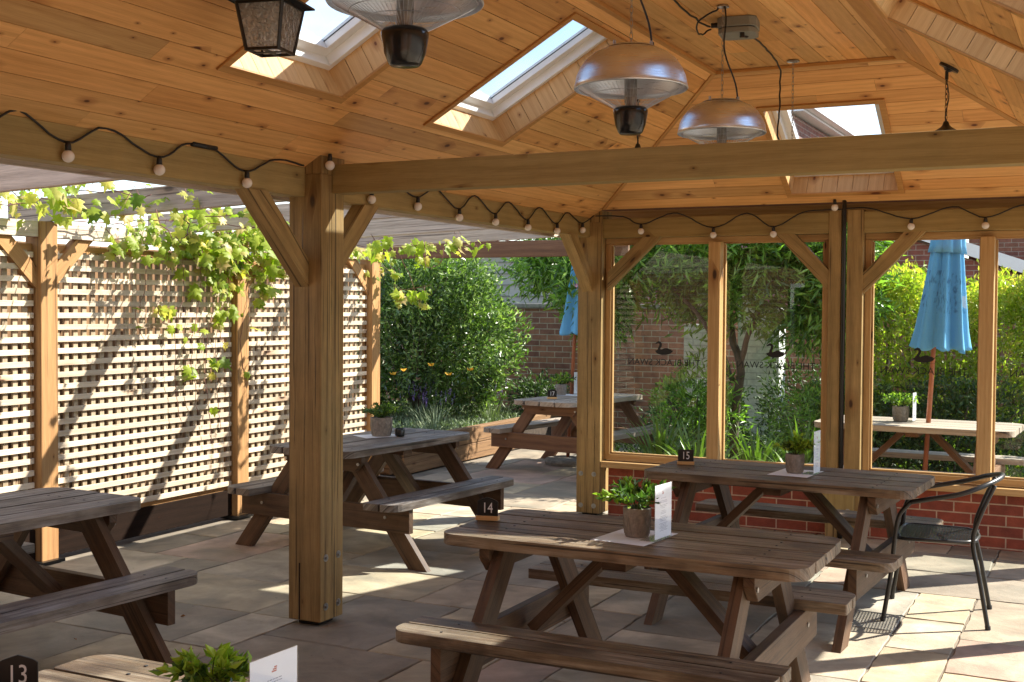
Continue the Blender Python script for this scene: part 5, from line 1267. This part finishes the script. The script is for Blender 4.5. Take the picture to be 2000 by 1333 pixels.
# ---------------- climbing vine on the pergola: lobed leaves
LOBE = [(0, 0), (.18, -.10), (.42, -.02), (.30, .16), (.56, .30), (.34, .42), (.30, .66), (.14, .60), (0, 1.0)]
LOBE = LOBE + [(-x, y) for x, y in LOBE[-2:0:-1]]
def vine(nodes, label, name='climbing_vine', seed=0, size=(.06, .12), droop=1., loc=(0, 0, 0)):
    """nodes: list of (point, radius, count)"""
    rs = np.random.default_rng(seed); t = empty(name, loc, 0, label, 'vine'); V = []; Rn = []; nl = len(LOBE)
    faces = []; mbS = MB()
    me_v, me_f, rn_ = [], [], []
    for (c, rad, cnt, dr) in nodes:
        c = np.array(c)-np.array(loc)
        for i in range(cnt):
            p = c+rs.normal(size=3)*np.array(rad)*.6; p[0] = max(p[0], -2.405-loc[0]) if dr else p[0]
            s = rs.uniform(*size)*rs.choice([1, 1, .6]); nrm = np.array([rs.normal()*.5+.75, rs.normal()*.5-.25, rs.normal()*.45+.55]); nrm /= np.linalg.norm(nrm)
            tip = np.array([rs.normal()*.5, rs.normal()*.6, -droop]); tip -= nrm*tip.dot(nrm); tip /= np.linalg.norm(tip); sd = np.cross(tip, nrm); i0 = len(me_v); cf = rs.uniform(.1, .65); cl_ = rs.uniform(-.1, .5)
            for x, y in LOBE:
                me_v.append(tuple(p+sd*x*s*1.0+tip*y*s+nrm*(-abs(x)*cf*s-cl_*s*y*y+.05*s*math.sin(y*9+x*7))))
            cen = len(me_v); me_v.append(tuple(p+tip*.42*s))
            for k in range(nl): me_f.append((cen, i0+k, i0+(k+1) % nl))
            rn_ += [min(1, max(0, rs.normal(.6, .25)))]*nl
            if rs.random() < .25: mbS.tube([tuple(p), tuple(p+np.array([-.02, rs.normal()*.03, .05])), tuple(c+rs.normal(size=3)*.04)], .0016, 4)
    me = bpy.data.meshes.new('leaves'); me.from_pydata(me_v, [], me_f); at = me.attributes.new('rnd', 'FLOAT', 'FACE'); at.data.foreach_set('value', rn_); me.materials.append(M['leaf_vine'])
    me.polygons.foreach_set('use_smooth', [True]*len(me_f)); o = bpy.data.objects.new('leaves', me); col.objects.link(o); o.parent = t
    return t, mbS
nodes = []
rs = random.Random(4)
for k in range(46):                      # mass along the rail between the first and the second post
    y = .95+1.55*(k/45); dens = .35+.9*math.exp(-((y-2.05)/.55)**2)
    nodes.append(((-2.36+rs.uniform(-.03, .12), y, 2.10+rs.uniform(-.10, .10)), (.07, .07, .07), int(7*dens+2), True))
for k in range(30):                      # thick clump hanging by the second post
    y = rs.gauss(1.98, .28); z = 2.0-abs(rs.gauss(0, .22)); nodes.append(((-2.37, y, z), (.05, .06, .06), 4, True))
for k in range(12): y = rs.gauss(2.62, .14); z = 2.05-abs(rs.gauss(0, .12)); nodes.append(((-2.35, y, z), (.06, .06, .06), 5, True))
for y0, z1 in ((1.25, 1.45), (1.62, 1.0), (1.8, .95), (2.05, .8), (2.1, 1.35), (1.45, 1.55), (2.35, 1.1)):
    z = 1.85
    while z > z1: nodes.append(((-2.38, y0+rs.uniform(-.06, .06), z), (.03, .05, .04), rs.choice((0, 0, 1, 1, 2)), True)); z -= .12
t, mbS = vine(nodes, 'bright yellow green vine trailing over the lattice and top rail', seed=1, loc=(-2.4, 1.9, 0))
for y0, z1 in ((1.25, 1.4), (1.62, .8), (1.8, .85), (2.05, .7), (2.1, 1.3), (1.45, 1.5), (2.35, 1.0), (1.95, .6)):
    mbS.tube([(p.x+2.4, p.y-1.9, p.z) for p in wob([(-2.36, y0, 2.05), (-2.38, y0+.04, 1.75), (-2.385, y0-.05, (z1+1.75)/2), (-2.39, y0+.03, z1)], 6, .006, int(y0*100))], .0022, 5)
mbS.tube([(p.x+2.4, p.y-1.9, p.z) for p in wob([(-2.38, .5, 2.16), (-2.33, 1.0, 2.17), (-2.38, 1.5, 2.15), (-2.34, 2.0, 2.17), (-2.36, 2.7, 2.15)], 8, .006, 3)], .004, 6)
mbS.build('stems', M['stem'], t)
# trails over the rafters (left) and far end
nodes = []
for (x, y, z, n) in ((-2.2, -.1, 2.28, 9), (-1.9, .1, 2.26, 8), (-2.0, .3, 2.2, 5), (-1.6, .3, 2.25, 5), (-1.4, .45, 2.25, 3), (-1.8, .55, 2.18, 4), (-2.1, .9, 2.3, 5), (-1.5, .9, 2.2, 4), (-1.2, 1.1, 2.2, 4), (-2.0, 1.4, 2.25, 6), (-1.6, 1.6, 2.2, 5), (-1.9, 1.9, 2.22, 8), (-1.6, 2.2, 2.2, 6), (-1.2, 1.8, 2.18, 4), (-2.1, -.5, 2.3, 6), (-1.0, .2, 2.28, 3), (-2.3, .2, 2.24, 8), (-2.35, -.2, 2.25, 7), (-2.2, .5, 2.3, 6), (-1.7, -.2, 2.3, 5), (-1.3, -.3, 2.3, 4), (-2.3, 1.1, 2.3, 7), (-2.1, 1.6, 2.32, 6)):
    nodes.append(((x, y, z), (.16, .13, .07), n*2, False))
t, mbS = vine(nodes, 'vine trails crossing the grey rafters at the upper left', seed=2, loc=(-1.9, .6, 0))
for pts in ([(-2.3, -.4, 2.2), (-2.1, .0, 2.22), (-1.9, .2, 2.3), (-1.5, .4, 2.28)], [(-2.3, .5, 2.2), (-1.9, .7, 2.16), (-1.4, 1.0, 2.2)], [(-2.2, 1.3, 2.2), (-1.8, 1.6, 2.18), (-1.2, 1.8, 2.2)], [(-1.25, .15, 2.16), (-1.15, .2, 2.0), (-1.1, .25, 2.02), (-1.15, .3, 2.14)]):
    mbS.tube([(p.x+1.9, p.y-.6, p.z) for p in wob(pts, 6, .008, int(pts[0][1]*10)+7)], .003, 5)
mbS.build('stems', M['stem'], t)
nodes = []
for (x, y, z, n) in ((-1.5, 3.4, 2.12, 10), (-1.2, 3.5, 2.14, 9), (-1.05, 3.55, 2.13, 3), (-1.75, 3.2, 2.08, 9), (-2.0, 3.3, 2.1, 8), (-1.6, 3.0, 2.12, 7), (-2.25, 4.2, 1.95, 7), (-2.2, 4.4, 1.75, 9), (-2.15, 4.5, 1.68, 6), (-1.35, 3.3, 2.0, 3)):
    nodes.append(((x, y, z), (.13, .13, .05), n*2, False))
t, mbS = vine(nodes, 'vine sprays hanging at the far end of the pergola near the third fence post', seed=3, loc=(-1.6, 3.5, 0))
for pts in ([(-2.3, 3.2, 2.15), (-1.7, 3.3, 2.12), (-1.2, 3.5, 2.15), (-.7, 3.7, 2.18)], [(-2.2, 4.2, 2.15), (-2.15, 4.4, 1.9), (-2.1, 4.5, 1.65)], [(-1.3, 3.2, 2.15), (-1.28, 3.2, 1.95), (-1.2, 3.25, 1.97), (-1.15, 3.3, 2.15)]):
    mbS.tube([(p.x+1.6, p.y-3.5, p.z) for p in wob(pts, 6, .008, int(pts[0][1]*10)+7)], .003, 5)
mbS.build('stems', M['stem'], t)

# dry leaves lying on the flags
rs = random.Random(3)
for i, (x, y, n) in enumerate(((-1.35, .45, 7), (-.75, -.15, 1), (-.3, -.6, 1), (1.3, .2, 1), (-.9, -.75, 1))):
    P = [(x+rs.gauss(0, .035) if n > 1 else x, y+rs.gauss(0, .035) if n > 1 else y, .006) for _ in range(n)]
    o = leaf_obj('dry_leaf', [(a-x, b-y, .004) for a, b, c in P], [(rs.gauss(0, 1), rs.gauss(0, 1), .25) for _ in P], .035, .018, M['dead']); o.location = (x, y, .002)
    tag(o, ('small heap of curled brown leaves on the flags by the grey table', 'single brown leaf left of the big post foot', 'single brown leaf in front of the big post', 'single brown leaf on the flags by table 14', 'single brown leaf near the left bench')[i], 'dry leaf', 'fallen leaves')
